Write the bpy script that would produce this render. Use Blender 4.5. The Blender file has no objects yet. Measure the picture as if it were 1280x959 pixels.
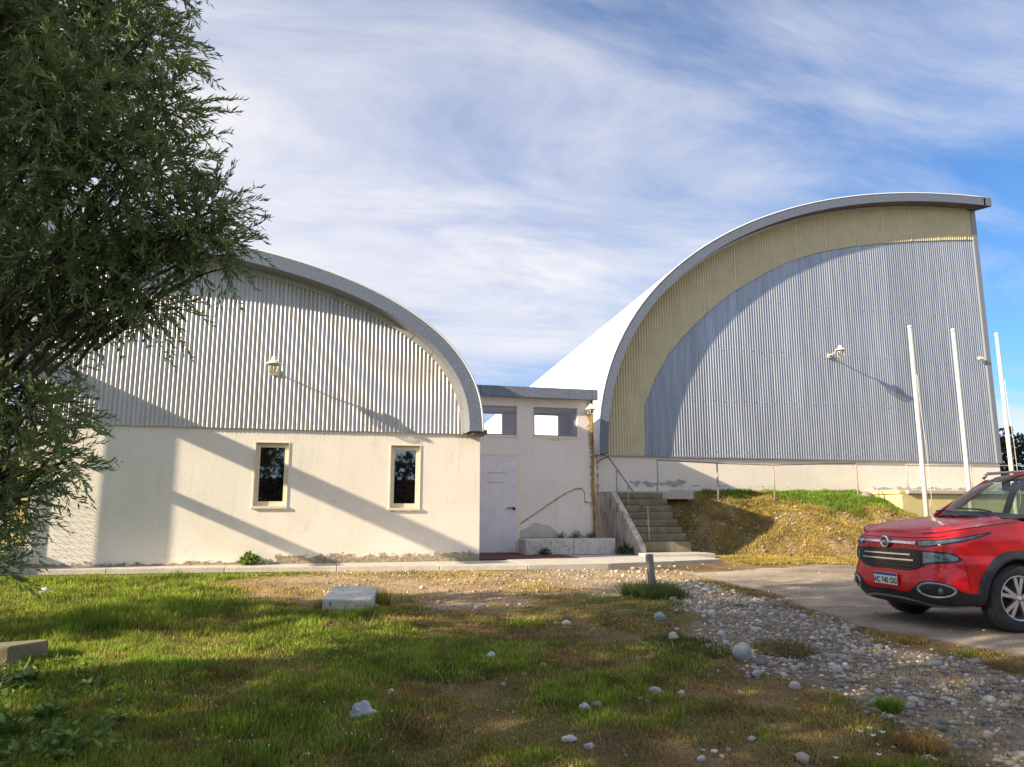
import bpy, bmesh, math, random
import numpy as np
from mathutils import Vector, Matrix
random.seed(7); rng = np.random.default_rng(11)
R = math.radians
SC = bpy.context.scene
COL = SC.collection

# ------------------------------------------------------------------ camera
EYE = 0.9; F = 940.0; YAW = R(14.5); PIT = math.atan(160.5/F)
cam_d = bpy.data.cameras.new('camera'); cam = bpy.data.objects.new('camera', cam_d); COL.objects.link(cam)
cam_d.sensor_width = 36; cam_d.lens = 36*F/1280; cam_d.clip_end = 3000; cam_d.clip_start = .05
cam.location = (0, 0, EYE); cam.rotation_euler = (math.pi/2+PIT, 0, -YAW)
SC.camera = cam
# ------------------------------------------------------------------ sun and sky
SUN = Vector((1, .235, -.44)).normalized()            # direction the light travels
SUN_AZ = math.atan2(-SUN.x, -SUN.y) % (2*math.pi)       # clockwise from +Y
SUN_EL = math.asin(-SUN.z)
sd = bpy.data.lights.new('sun', 'SUN'); sd.energy = 5.0; sd.angle = R(.55); sd.color = (1, .84, .61)
so = bpy.data.objects.new('sun', sd); COL.objects.link(so); so.rotation_euler = SUN.to_track_quat('-Z', 'Y').to_euler()
SC.view_settings.view_transform = 'Standard'; SC.view_settings.look = 'None'; SC.view_settings.gamma = 1
SC.view_settings.use_curve_mapping = False; SC.view_settings.exposure = 1.1
W = bpy.data.worlds.new('World'); SC.world = W; W.use_nodes = True
nt = W.node_tree; nt.nodes.clear()
def N(t, ty, **k):
    n = t.nodes.new(ty)
    for a, b in k.items():
        if a.startswith('i_'): n.inputs[a[2:].replace('_', ' ')].default_value = b
        elif a.startswith('n'): n.inputs[int(a[1:])].default_value = b
        else: setattr(n, a, b)
    return n
def LK(t, a, b): t.links.new(a, b)
def ramp(t, src, stops):
    r = t.nodes.new('ShaderNodeValToRGB'); e = r.color_ramp.elements
    while len(e) < len(stops): e.new(.5)
    for q, (p, c) in zip(e, stops):
        q.position = p; q.color = (c, c, c, 1) if isinstance(c, (int, float)) else (*c, 1)
    if src: LK(t, src, r.inputs[0])
    return r
def math_(t, op, a, b=None, c=None):
    m = t.nodes.new('ShaderNodeMath'); m.operation = op
    for i, v in enumerate((a, b, c)):
        if v is None: continue
        if isinstance(v, (int, float)): m.inputs[i].default_value = v
        else: LK(t, v, m.inputs[i])
    return m.outputs[0]
def mixc(t, f, a, b, bt='MIX'):
    m = t.nodes.new('ShaderNodeMix'); m.data_type = 'RGBA'; m.blend_type = bt
    for i, v in ((0, f), (6, a), (7, b)):
        if isinstance(v, (int, float)): m.inputs[i].default_value = v
        elif isinstance(v, tuple): m.inputs[i].default_value = (*v, 1)
        else: LK(t, v, m.inputs[i])
    return m.outputs[2]
sky = N(nt, 'ShaderNodeTexSky', sky_type='NISHITA', sun_disc=False, sun_elevation=SUN_EL, sun_rotation=SUN_AZ, air_density=1.0, dust_density=.6, ozone_density=2.5)
tc = N(nt, 'ShaderNodeTexCoord'); sp = N(nt, 'ShaderNodeSeparateXYZ'); LK(nt, tc.outputs['Generated'], sp.inputs[0])
zz = math_(nt, 'ADD', math_(nt, 'MAXIMUM', sp.outputs[2], 0.0), .16)
cb = N(nt, 'ShaderNodeCombineXYZ'); LK(nt, math_(nt, 'DIVIDE', sp.outputs[0], zz), cb.inputs[0]); LK(nt, math_(nt, 'DIVIDE', sp.outputs[1], zz), cb.inputs[1])
mp = N(nt, 'ShaderNodeMapping'); mp.inputs['Location'].default_value = (9.1, 4.4, 0); mp.inputs['Rotation'].default_value = (0, 0, R(10)); mp.inputs['Scale'].default_value = (.55, 1.25, 1)
LK(nt, cb.outputs[0], mp.inputs[0])
n1 = N(nt, 'ShaderNodeTexNoise', i_Scale=.55, i_Detail=10, i_Roughness=.5, i_Distortion=.25); LK(nt, mp.outputs[0], n1.inputs['Vector'])
n2 = N(nt, 'ShaderNodeTexNoise', i_Scale=2.4, i_Detail=10, i_Roughness=.62, i_Distortion=.5); LK(nt, mp.outputs[0], n2.inputs['Vector'])
cm = math_(nt, 'ADD', math_(nt, 'MULTIPLY', n1.outputs[0], .78), math_(nt, 'MULTIPLY', n2.outputs[0], .22))
cr = ramp(nt, cm, [(.38, 0.03), (.47, .55), (.57, .93)])
ccol = ramp(nt, n2.outputs[0], [(.3, (.60, .66, .84)), (.7, (.95, .93, .95))])
skyc = mixc(nt, 1.0, sky.outputs[0], (.35, .56, .76), 'MULTIPLY')
cs = N(nt, 'ShaderNodeVectorMath', operation='SCALE'); LK(nt, ccol.outputs[0], cs.inputs[0]); cs.inputs['Scale'].default_value = 4.25
smix = mixc(nt, math_(nt, 'MULTIPLY', cr.outputs[0], math_(nt, 'MINIMUM', math_(nt, 'MAXIMUM', math_(nt, 'MULTIPLY', sp.outputs[2], 12.0), 0.0), 1.0)), skyc, cs.outputs[0])
bg = N(nt, 'ShaderNodeBackground', i_Strength=.115); LK(nt, smix, bg.inputs[0])
wo = N(nt, 'ShaderNodeOutputWorld'); LK(nt, bg.outputs[0], wo.inputs[0])

# ------------------------------------------------------------------ pixel -> world
_f = Vector((math.sin(YAW)*math.cos(PIT), math.cos(YAW)*math.cos(PIT), math.sin(PIT)))
_r = Vector((math.cos(YAW), -math.sin(YAW), 0)); _u = _r.cross(_f)
def ray(px, py): return _f + _r*((px-640)/F) - _u*((py-479.5)/F)
CO = Vector((0, 0, EYE))
def aY(px, py, Y): d = ray(px, py); return CO + d*(Y/d.y)
def aX(px, py, X): d = ray(px, py); return CO + d*(X/d.x)
def aD(px, py, D): return CO + ray(px, py)*D

# ------------------------------------------------------------------ terrain
def sm(x, a, b):
    t = np.clip((np.asarray(x, float)-a)/(b-a), 0, 1); return t*t*(3-2*t)
_perm = rng.random((256, 256))
def vn(x, y, s=1.0, o=0):
    x = np.asarray(x, float)/s + 57.3*o; y = np.asarray(y, float)/s + 91.7*o
    xi = np.floor(x).astype(int); yi = np.floor(y).astype(int); fx = x-xi; fy = y-yi
    fx = fx*fx*(3-2*fx); fy = fy*fy*(3-2*fy)
    g = lambda a, b: _perm[a % 256, b % 256]
    return (g(xi, yi)*(1-fx)+g(xi+1, yi)*fx)*(1-fy)+(g(xi, yi+1)*(1-fx)+g(xi+1, yi+1)*fx)*fy
def fb(x, y, s=1.0, o=0, k=4):
    r = 0; a = .5; t = 0
    for i in range(k): r = r+a*vn(x, y, s/2**i, o+i*3); t += a; a *= .55
    return r/t
def H(x, y, fine=True):
    x = np.asarray(x, float); y = np.asarray(y, float)
    z1 = -.58+.50*np.clip((y-4)/8.7, 0, 1)
    z2 = np.interp(y, [3, 5.6, 9, 13.5, 15], [-.5, -.375, -.371, -.13, -.06])
    r = sm(x, 3.6, 7.0); z = z1*(1-r)+z2*r
    z = z+.075*sm(x, 4.6, 6.2)*(1-sm(x, 9, 11))*sm(y, 11.3, 12.7)*(1-sm(y, 13.4, 13.8))
    am = .05*sm(y, 4, 6)*(1-sm(y, 10.5, 12.3))*(1-r)
    z = z+(fb(x, y, 1.6, 2, 3)-.5)*am*2
    back = sm(y, 14, 17); z = z*(1-back*(x < 6.5))
    # grassed mound in front of the hall
    foot = 15.3-(np.clip(x, 8, 16)-8)*.36; top = np.interp(x, [7.6, 8, 14.0, 14.9, 17, 40], [0, 1.36, 1.37, .80, .1, .0])
    t = np.clip((y-foot)/(17.3-foot), 0, 1); t = t**.85
    m = sm(x, 7.75, 8.1)*t
    zt = top+0*y
    z = z*(1-m)+zt*m+(fb(x, y, .7, 9, 5)-.5)*.34*np.sin(np.pi*np.clip(t, 0, 1))*sm(x, 8, 8.8)
    if fine: z = z+(fb(x, y, .25, 5, 3)-.5)*.03*(1-sm(y, 12, 12.8))*(1-.7*r)
    return z
def Hs(x, y): return float(H(x, y))
def G(px, py):
    d = ray(px, py); lo = 2.0; k = lo
    while k < 60:
        p = CO+d*k
        if p.z <= Hs(p.x, p.y):
            a, b = k-.25, k
            for _ in range(18):
                m = (a+b)/2; q = CO+d*m
                if q.z <= Hs(q.x, q.y): b = m
                else: a = m
            p = CO+d*b; return Vector((p.x, p.y, Hs(p.x, p.y)))
        k += .25
    return CO+d*60

# ------------------------------------------------------------------ materials
MATS = {}
def newmat(name):
    m = bpy.data.materials.new(name); m.use_nodes = True; t = m.node_tree
    b = t.nodes['Principled BSDF']; MATS[name] = m; return m, t, b
def pm(name, c1, c2=None, sc=3, c3=None, sc3=20, t3=.62, rough=.8, metal=0, bump=0, bsc=60, vz=None, coat=0, spec=.5, detail=6):
    m, t, b = newmat(name); tc = N(t, 'ShaderNodeTexCoord').outputs['Object']
    b.inputs['Roughness'].default_value = rough; b.inputs['Metallic'].default_value = metal
    b.inputs['Coat Weight'].default_value = coat; b.inputs['Specular IOR Level'].default_value = spec
    col = c1
    src = tc
    if vz:
        mp = N(t, 'ShaderNodeMapping'); mp.inputs['Scale'].default_value = vz; LK(t, tc, mp.inputs[0]); src = mp.outputs[0]
    if c2:
        n = N(t, 'ShaderNodeTexNoise', i_Scale=sc, i_Detail=detail, i_Roughness=.65); LK(t, src, n.inputs['Vector'])
        col = mixc(t, ramp(t, n.outputs[0], [(.35, 0.), (.65, 1.)]).outputs[0], c1, c2)
    if c3:
        n = N(t, 'ShaderNodeTexNoise', i_Scale=sc3, i_Detail=5, i_Roughness=.7); LK(t, src, n.inputs['Vector'])
        col = mixc(t, ramp(t, n.outputs[0], [(t3, 0.), (t3+.06, 1.)]).outputs[0], col, c3)
    if isinstance(col, tuple): b.inputs['Base Color'].default_value = (*col, 1)
    else: LK(t, col, b.inputs['Base Color'])
    if bump:
        n = N(t, 'ShaderNodeTexNoise', i_Scale=bsc, i_Detail=6, i_Roughness=.6); LK(t, tc, n.inputs['Vector'])
        bp = N(t, 'ShaderNodeBump', i_Strength=1.0, i_Distance=bump); LK(t, n.outputs[0], bp.inputs['Height']); LK(t, bp.outputs[0], b.inputs['Normal'])
    return m
def attrmat(name, rough=.85, trans=0, bump=0, bsc=80, noise=0, rnd=None, spec=.3):
    m, t, b = newmat(name); a = N(t, 'ShaderNodeAttribute', attribute_name='col'); col = a.outputs['Color']
    tc = N(t, 'ShaderNodeTexCoord').outputs['Object']
    if noise:
        n = N(t, 'ShaderNodeTexNoise', i_Scale=bsc, i_Detail=8, i_Roughness=.75); LK(t, tc, n.inputs['Vector'])
        col = mixc(t, 1.0, col, ramp(t, n.outputs[0], [(.28, 1-noise), (.72, 1+noise)]).outputs[0], 'MULTIPLY')
    LK(t, col, b.inputs['Base Color']); b.inputs['Roughness'].default_value = rough; b.inputs['Specular IOR Level'].default_value = spec
    if bump:
        n = N(t, 'ShaderNodeTexNoise', i_Scale=bsc, i_Detail=6, i_Roughness=.7); LK(t, tc, n.inputs['Vector'])
        bp = N(t, 'ShaderNodeBump', i_Strength=1.0, i_Distance=bump); LK(t, n.outputs[0], bp.inputs['Height']); LK(t, bp.outputs[0], b.inputs['Normal'])
    if trans:
        tr = N(t, 'ShaderNodeBsdfTranslucent'); LK(t, col, tr.inputs[0]); mx = N(t, 'ShaderNodeMixShader'); mx.inputs[0].default_value = trans
        LK(t, b.outputs[0], mx.inputs[1]); LK(t, tr.outputs[0], mx.inputs[2]); LK(t, mx.outputs[0], t.nodes['Material Output'].inputs[0])
    return m

def stucco(name, base, base2, patches, rough=.9, pcols=((.17, .13, .09), (.38, .31, .22), (.58, .50, .38))):
    """painted render: faint mottling, rain streaks, peeled patches given as (x0,x1,z0,z1,soft) boxes in world metres (object space = world)"""
    m, t, b = newmat(name); tc = N(t, 'ShaderNodeTexCoord').outputs['Object']
    b.inputs['Roughness'].default_value = rough; b.inputs['Specular IOR Level'].default_value = .25
    n = N(t, 'ShaderNodeTexNoise', i_Scale=1.3, i_Detail=7, i_Roughness=.6); LK(t, tc, n.inputs['Vector'])
    col = mixc(t, ramp(t, n.outputs[0], [(.35, 0.), (.68, 1.)]).outputs[0], base, base2)
    mp = N(t, 'ShaderNodeMapping'); mp.inputs['Scale'].default_value = (9, 9, .7); LK(t, tc, mp.inputs[0])
    ns = N(t, 'ShaderNodeTexNoise', i_Scale=1.0, i_Detail=5, i_Roughness=.6); LK(t, mp.outputs[0], ns.inputs['Vector'])
    col = mixc(t, math_(t, 'MULTIPLY', ramp(t, ns.outputs[0], [(.55, 0.), (.8, 1.)]).outputs[0], .30), col, (.50, .46, .38))
    nk = N(t, 'ShaderNodeTexNoise', i_Scale=11, i_Detail=8, i_Roughness=.75); LK(t, tc, nk.inputs['Vector'])
    col = mixc(t, ramp(t, nk.outputs[0], [(.685, 0.), (.71, .8)]).outputs[0], col, pcols[1])
    nl_ = N(t, 'ShaderNodeTexNoise', i_Scale=2.4, i_Detail=9, i_Roughness=.7); LK(t, tc, nl_.inputs['Vector'])
    col = mixc(t, ramp(t, nl_.outputs[0], [(.56, 0.), (.72, .35)]).outputs[0], col, (.62, .52, .38))
    s = N(t, 'ShaderNodeSeparateXYZ'); LK(t, tc, s.inputs[0])
    mk = None
    mpn = N(t, 'ShaderNodeMapping'); mpn.inputs['Scale'].default_value = (1, 1, 1.8); LK(t, tc, mpn.inputs[0])
    pn = N(t, 'ShaderNodeTexNoise', i_Scale=5.0, i_Detail=10, i_Roughness=.74); LK(t, mpn.outputs[0], pn.inputs['Vector'])
    for (x0, x1, z0, z1, soft, amt) in patches:
        cx, cz, hx, hz = (x0+x1)/2, (z0+z1)/2, (x1-x0)/2, (z1-z0)/2
        dx = math_(t, 'SUBTRACT', math_(t, 'ABSOLUTE', math_(t, 'SUBTRACT', s.outputs[0], cx)), hx)
        dz = math_(t, 'SUBTRACT', math_(t, 'ABSOLUTE', math_(t, 'SUBTRACT', s.outputs[2], cz)), hz)
        d = math_(t, 'DIVIDE', math_(t, 'MAXIMUM', dx, dz), soft)          # <0 inside
        v = math_(t, 'SUBTRACT', math_(t, 'ADD', math_(t, 'MULTIPLY', math_(t, 'SUBTRACT', pn.outputs[0], .5), 5.0), amt), d)
        v = math_(t, 'MINIMUM', math_(t, 'MAXIMUM', math_(t, 'MULTIPLY', v, 5.0), 0.), 1.)
        mk = v if mk is None else math_(t, 'MAXIMUM', mk, v)
    bn = N(t, 'ShaderNodeTexNoise', i_Scale=45, i_Detail=7, i_Roughness=.6); LK(t, tc, bn.inputs['Vector'])
    hgt = math_(t, 'MULTIPLY', bn.outputs[0], .006)
    if mk is not None:
        pc = N(t, 'ShaderNodeTexNoise', i_Scale=16, i_Detail=6, i_Roughness=.7); LK(t, tc, pc.inputs['Vector'])
        pcol = ramp(t, pc.outputs[0], [(.32, pcols[0]), (.5, pcols[1]), (.68, pcols[2])])
        col = mixc(t, mk, col, pcol.outputs[0])
        hgt = math_(t, 'SUBTRACT', hgt, math_(t, 'MULTIPLY', mk, .012))
        hgt = math_(t, 'ADD', hgt, math_(t, 'MULTIPLY', math_(t, 'MULTIPLY', pc.outputs[0], mk), .02))
    LK(t, col, b.inputs['Base Color'])
    bp = N(t, 'ShaderNodeBump', i_Strength=.8, i_Distance=1.0); LK(t, hgt, bp.inputs['Height']); LK(t, bp.outputs[0], b.inputs['Normal'])
    return m

CREAM = (.88, .825, .735); CREAM2 = (.81, .75, .65)
pm('galv_clad', (.60, .585, .56), (.47, .465, .46), 1.2, (.36, .31, .27), 2.2, .70, rough=.42, metal=.35, vz=(6, 6, .5))
pm('galv_dull', (.175, .21, .275), (.125, .15, .205), 26, (.23, .265, .33), 42, .55, rough=.6, metal=.15, bump=.003, bsc=40)
for i_, f_ in enumerate((1, .93, 1.06)): pm('galv_blue%d' % i_, (.40*f_, .43*f_, .49*f_), (.30*f_, .33*f_, .39*f_), 1.2, (.30, .26, .23), 2.2, .71, rough=.42, metal=.5, vz=(6, 6, .5))
pm('galv_edge', (.26, .28, .32), rough=.5, metal=.4)
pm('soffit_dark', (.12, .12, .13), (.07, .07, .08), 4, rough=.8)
pm('roof_white', (.83, .84, .84), (.76, .77, .78), .8, rough=.5)
m, t, b = newmat('fibre_yellow')      # weathered translucent sheeting
tcx = N(t, 'ShaderNodeTexCoord').outputs['Object']; n = N(t, 'ShaderNodeTexNoise', i_Scale=2.5, i_Detail=7, i_Roughness=.7); LK(t, tcx, n.inputs['Vector'])
n_ = N(t, 'ShaderNodeTexNoise', i_Scale=70, i_Detail=3); LK(t, tcx, n_.inputs['Vector'])
c_ = mixc(t, ramp(t, n.outputs[0], [(.3, 0.), (.7, 1.)]).outputs[0], (.66, .59, .37), (.53, .47, .31))
c_ = mixc(t, ramp(t, n_.outputs[0], [(.55, 0.), (.75, .35)]).outputs[0], c_, (.25, .22, .12))
LK(t, c_, b.inputs['Base Color']); b.inputs['Roughness'].default_value = .6
M_LEFT = stucco('render_left', CREAM, CREAM2, [(-5.2, 3.3, -.3, .06, .07, -.1), (-.6, 3.3, -.3, .13, .09, .15), (1.35, 1.85, .90, .93, .015, -.3)])
M_MID = stucco('render_mid', (.80, .74, .69), (.73, .67, .62), [(5.9, 6.3, 2.1, 3.4, .10, -.75), (5.98, 6.3, 1.0, 2.2, .05, -.6), (4.7, 5.5, 2.47, 2.52, .03, -.75), (4.3, 6.2, .2, .40, .05, -.4)], pcols=((.25, .18, .09), (.50, .38, .20), (.62, .50, .32)))
M_RIGHT = stucco('render_right', (.85, .79, .69), (.78, .71, .62), [(7.6, 9.2, 1.52, 1.70, .12, -.25), (6.7, 6.85, 1.3, 2.5, .05, -.9), (14.8, 20, 1.46, 1.60, .10, -.3), (9.0, 12.2, 1.5, 1.62, .08, -.8)], pcols=((.30, .27, .25), (.42, .38, .35), (.55, .50, .45)))
pm('interior', (.62, .60, .68), rough=.9)
pm('frame_cream', (.78, .72, .58), (.70, .62, .46), 12, rough=.6, bump=.001)
pm('frame_grey', (.34, .33, .36), rough=.5)
pm('door_paint', (.74, .72, .75), (.66, .64, .68), 5, (.36, .31, .29), 40, .595, rough=.6, bump=.004, bsc=70)
pm('door_mark', (.40, .36, .42), rough=.7)
pm('black_metal', (.03, .03, .035), rough=.4, metal=.3)
pm('concrete', (.52, .49, .44), (.42, .39, .35), 3, (.28, .26, .23), 14, .62, rough=.9, bump=.006, bsc=25)
pm('concrete_light', (.56, .52, .45), (.44, .40, .34), 4, (.42, .38, .32), 18, .60, rough=.9, bump=.006, bsc=30)
pm('concrete_moss', (.25, .22, .14), (.14, .13, .085), 4, (.38, .33, .23), 9, .60, rough=.95, bump=.01, bsc=25)
pm('parapet_paint', (.66, .60, .49), (.42, .36, .28), 2.5, (.17, .14, .11), 4, .54, rough=.9, bump=.01, bsc=20, vz=(3, 3, .6))
pm('white_block', (.66, .63, .57), (.52, .49, .43), 5, (.22, .21, .19), 14, .57, rough=.9, bump=.01, bsc=25)
pm('red_floor', (.16, .045, .035), (.10, .03, .03), 8, (.30, .24, .2), 20, .64, rough=.8, bump=.003)
pm('ochre', (.70, .58, .28), (.60, .49, .23), 4, (.40, .33, .18), 9, .64, rough=.9, bump=.008, bsc=30)
pm('ochre_rust', (.42, .27, .07), (.17, .09, .035), 3, rough=.7)
pm('rust_rail', (.40, .35, .32), (.27, .21, .18), 12, (.55, .50, .46), 20, .6, rough=.7)
pm('rail_grey', (.46, .44, .42), (.32, .29, .27), 14, rough=.6, metal=.3)
pm('white_paint', (.82, .80, .76), (.72, .69, .64), 8, rough=.5)
pm('white_old', (.75, .72, .64), (.58, .52, .42), 22, rough=.6)
pm('rope', (.62, .56, .46), rough=.9)
pm('wood_old', (.30, .28, .27), (.20, .19, .18), 8, rough=.9, bump=.006, bsc=40, vz=(8, 8, .6))
pm('bark', (.11, .085, .06), (.06, .05, .04), 9, rough=.95, bump=.03, bsc=18, vz=(2, 2, .5))
pm('rock_grey', (.42, .42, .42), (.28, .28, .29), 7, (.55, .54, .52), 16, .58, rough=.85, bump=.01, bsc=24)
pm('rock_white', (.52, .50, .47), (.38, .36, .34), 9, (.34, .32, .30), 18, .62, rough=.85, bump=.008, bsc=30)
pm('rock_dark2', (.30, .25, .20), (.20, .17, .14), 7, rough=.9, bump=.01, bsc=20)
pm('rock_dark', (.22, .23, .27), (.48, .49, .53), 11, (.72, .73, .76), 14, .60, rough=.5, bump=.02, bsc=30)
pm('petal', (.85, .85, .86), rough=.6)
pm('stem', (.16, .22, .05), rough=.7)
def glassmat(name, tint, refl, rough=.02, darkness=None):
    m, t, b = newmat(name); t.nodes.remove(b)
    tr = N(t, 'ShaderNodeBsdfTransparent'); tr.inputs[0].default_value = (*tint, 1)
    gl = N(t, 'ShaderNodeBsdfGlossy', i_Roughness=rough)
    lw = N(t, 'ShaderNodeLayerWeight', i_Blend=.5); mx = N(t, 'ShaderNodeMixShader')
    LK(t, math_(t, 'ADD', math_(t, 'MULTIPLY', math_(t, 'POWER', lw.outputs['Facing'], 5.0), .8), refl+.04), mx.inputs[0]); LK(t, tr.outputs[0], mx.inputs[1]); LK(t, gl.outputs[0], mx.inputs[2])
    LK(t, mx.outputs[0], t.nodes['Material Output'].inputs[0]); return m
glassmat('glass_dark', (.25, .27, .32), .30)
glassmat('glass_clear', (.93, .93, .96), .02)
glassmat('glass_car', (.62, .72, .66), .05)
glassmat('glass_lamp', (.8, .78, .7), .08, .1)
pm('dark_room', (.02, .02, .025), rough=.9)
# car
pm('car_red', (.68, .003, .010), (.62, .006, .014), 3, rough=.34, coat=.55, spec=.4, metal=0)
pm('car_black', (.022, .024, .03), rough=.5)
pm('car_gloss_black', (.008, .008, .01), rough=.15)
pm('chrome', (.75, .75, .77), rough=.18, metal=1)
pm('silver_trim', (.42, .43, .45), rough=.35, metal=.7)
pm('tyre', (.028, .028, .030), (.045, .042, .04), 20, rough=.9, bump=.003, bsc=60)
pm('alloy', (.62, .62, .64), rough=.3, metal=.8)
pm('lamp_lens', (.20, .24, .28), (.03, .04, .05), 16, (.60, .64, .68), 22, .64, rough=.12, coat=1, vz=(1, 1, 2.5))
pm('plate_white', (.75, .75, .74), rough=.5); pm('plate_blue', (.03, .05, .30), rough=.5); pm('plate_ink', (.04, .04, .05), rough=.6)
pm('interior_dark', (.035, .035, .045), rough=.8)
attrmat('foliage', rough=.5, trans=.38, spec=.5)
attrmat('grass_mat', rough=.75, trans=.35, spec=.2)
attrmat('ground_mat', rough=.95, bump=.012, bsc=38, noise=.45, spec=.15)
attrmat('road_mat', rough=.95, bump=.014, bsc=30, noise=.45, spec=.15)
attrmat('pebble_mat', rough=.8, bump=.003, bsc=60, noise=.15)
m, t, b = newmat('cobble_mat'); oi = N(t, 'ShaderNodeObjectInfo')
cr_ = ramp(t, oi.outputs['Random'], [(0, (.30, .30, .32)), (.25, (.46, .45, .44)), (.5, (.36, .33, .30)), (.7, (.22, .22, .25)), (.85, (.40, .29, .22)), (1, (.58, .56, .53))])
tcx = N(t, 'ShaderNodeTexCoord').outputs['Object']; n = N(t, 'ShaderNodeTexNoise', i_Scale=30, i_Detail=6, i_Roughness=.7); LK(t, tcx, n.inputs['Vector'])
LK(t, mixc(t, 1.0, cr_.outputs[0], ramp(t, n.outputs[0], [(.3, .75), (.7, 1.2)]).outputs[0], 'MULTIPLY'), b.inputs['Base Color']); b.inputs['Roughness'].default_value = .8

# ------------------------------------------------------------------ builders
def tag(o, label=None, cat=None, group=None, kind=None):
    if label: o['label'] = label
    if cat: o['category'] = cat
    if group: o['group'] = group
    if kind: o['kind'] = kind
    return o
def empty(name, loc, label, cat, group=None, rz=0):
    o = bpy.data.objects.new(name, None); o.empty_display_size = .1; COL.objects.link(o); o.location = loc; o.rotation_euler = (0, 0, rz)
    return tag(o, label, cat, group)
def link(name, me, mat, parent=None, world=True):
    o = bpy.data.objects.new(name, me); COL.objects.link(o)
    if mat is not None: me.materials.clear(); me.materials.append(MATS[mat] if isinstance(mat, str) else mat)
    if parent is not None:
        o.parent = parent
        if world: o.matrix_parent_inverse = PW(parent).inverted()
    return o
def PW(o):
    m = Matrix.LocRotScale(o.location, o.rotation_euler, o.scale)
    return (PW(o.parent) @ o.matrix_parent_inverse @ m) if o.parent else m
class MB:
    def __init__(s): s.v = []; s.f = []; s.sm = False
    def add(s, vs, fs):
        k = len(s.v); s.v += [tuple(v) for v in vs]; s.f += [tuple(i+k for i in f) for f in fs]; return s
    def box(s, x0, x1, y0, y1, z0, z1):
        return s.add([(x, y, z) for z in (z0, z1) for y in (y0, y1) for x in (x0, x1)], [(0, 2, 3, 1), (4, 5, 7, 6), (0, 1, 5, 4), (2, 6, 7, 3), (0, 4, 6, 2), (1, 3, 7, 5)])
    def tube(s, pts, r, n=8, caps=True):
        pts = [Vector(p) for p in pts]; rs = r if isinstance(r, (list, tuple)) else [r]*len(pts)
        k = len(s.v); ref = None
        for i, p in enumerate(pts):
            d = (pts[min(i+1, len(pts)-1)]-pts[max(i-1, 0)]).normalized()
            a = d.orthogonal().normalized() if ref is None else (ref-d*ref.dot(d)).normalized()
            ref = a; b_ = d.cross(a)
            for j in range(n):
                t = 2*math.pi*j/n; s.v.append(tuple(p+(a*math.cos(t)+b_*math.sin(t))*rs[i]))
        for i in range(len(pts)-1):
            for j in range(n):
                s.f.append((k+i*n+j, k+i*n+(j+1) % n, k+(i+1)*n+(j+1) % n, k+(i+1)*n+j))
        if caps: s.f.append(tuple(k+j for j in reversed(range(n)))); s.f.append(tuple(k+(len(pts)-1)*n+j for j in range(n)))
        return s
    def lathe(s, prof, c=(0, 0, 0), n=20, ax='z', caps=True):
        k = len(s.v)
        for (r, h) in prof:
            for j in range(n):
                t = 2*math.pi*j/n; a, b_ = r*math.cos(t), r*math.sin(t)
                p = (a, b_, h) if ax == 'z' else (a, h, b_) if ax == 'y' else (h, a, b_)
                s.v.append((p[0]+c[0], p[1]+c[1], p[2]+c[2]))
        for i in range(len(prof)-1):
            for j in range(n): s.f.append((k+i*n+j, k+i*n+(j+1) % n, k+(i+1)*n+(j+1) % n, k+(i+1)*n+j))
        if caps: s.f.append(tuple(k+j for j in reversed(range(n)))); s.f.append(tuple(k+(len(prof)-1)*n+j for j in range(n)))
        return s
    def grid(s, P):          # P: rows of points
        P = np.asarray(P, float); a, b_ = P.shape[:2]; k = len(s.v)
        s.v += [tuple(p) for p in P.reshape(-1, 3)]
        s.f += [(k+i*b_+j, k+i*b_+j+1, k+(i+1)*b_+j+1, k+(i+1)*b_+j) for i in range(a-1) for j in range(b_-1)]
        return s
    def prism(s, poly, axis, a, b_):   # polygon in the other two axes
        n = len(poly)
        mk = {'x': lambda p, q: (q, p[0], p[1]), 'y': lambda p, q: (p[0], q, p[1]), 'z': lambda p, q: (p[0], p[1], q)}[axis]
        return s.add([mk(p, a) for p in poly]+[mk(p, b_) for p in poly], [tuple(range(n))[::-1], tuple(range(n, 2*n))]+[(i, (i+1) % n, n+(i+1) % n, n+i) for i in range(n)])
    def mesh(s, name, smooth=False):
        me = bpy.data.meshes.new(name); me.from_pydata(s.v, [], s.f)
        bm = bmesh.new(); bm.from_mesh(me); bmesh.ops.recalc_face_normals(bm, faces=bm.faces); bm.to_mesh(me); bm.free()
        if smooth: me.polygons.foreach_set('use_smooth', [True]*len(me.polygons))
        return me
    def build(s, name, mat, parent=None, smooth=False, bevel=0, world=True):
        o = link(name, s.mesh(name, smooth), mat, parent, world)
        if bevel:
            m = o.modifiers.new('bevel', 'BEVEL'); m.width = bevel; m.segments = 2; m.limit_method = 'ANGLE'
        return o
def npmesh(name, V, FA, nper, col=None, smooth=False):
    """V (n,3), FA flat face index array, nper verts per face"""
    me = bpy.data.meshes.new(name); nf = len(FA)//nper
    me.vertices.add(len(V)); me.vertices.foreach_set('co', np.ascontiguousarray(V, dtype=np.float32).ravel())
    me.loops.add(len(FA)); me.loops.foreach_set('vertex_index', np.asarray(FA, dtype=np.int32))
    me.polygons.add(nf); me.polygons.foreach_set('loop_start', np.arange(nf, dtype=np.int32)*nper)
    if smooth: me.polygons.foreach_set('use_smooth', np.ones(nf, dtype=bool))
    me.update(calc_edges=True)
    if col is not None:
        a = me.attributes.new('col', 'FLOAT_COLOR', 'POINT')
        a.data.foreach_set('color', np.c_[col, np.ones(len(col))].astype(np.float32).ravel())
    return me
def copy_tree(o, parent=None):
    c = o.copy(); COL.objects.link(c)
    if parent is not None: c.parent = parent
    for ch in list(o.children): copy_tree(ch, c)
    return c

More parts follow.
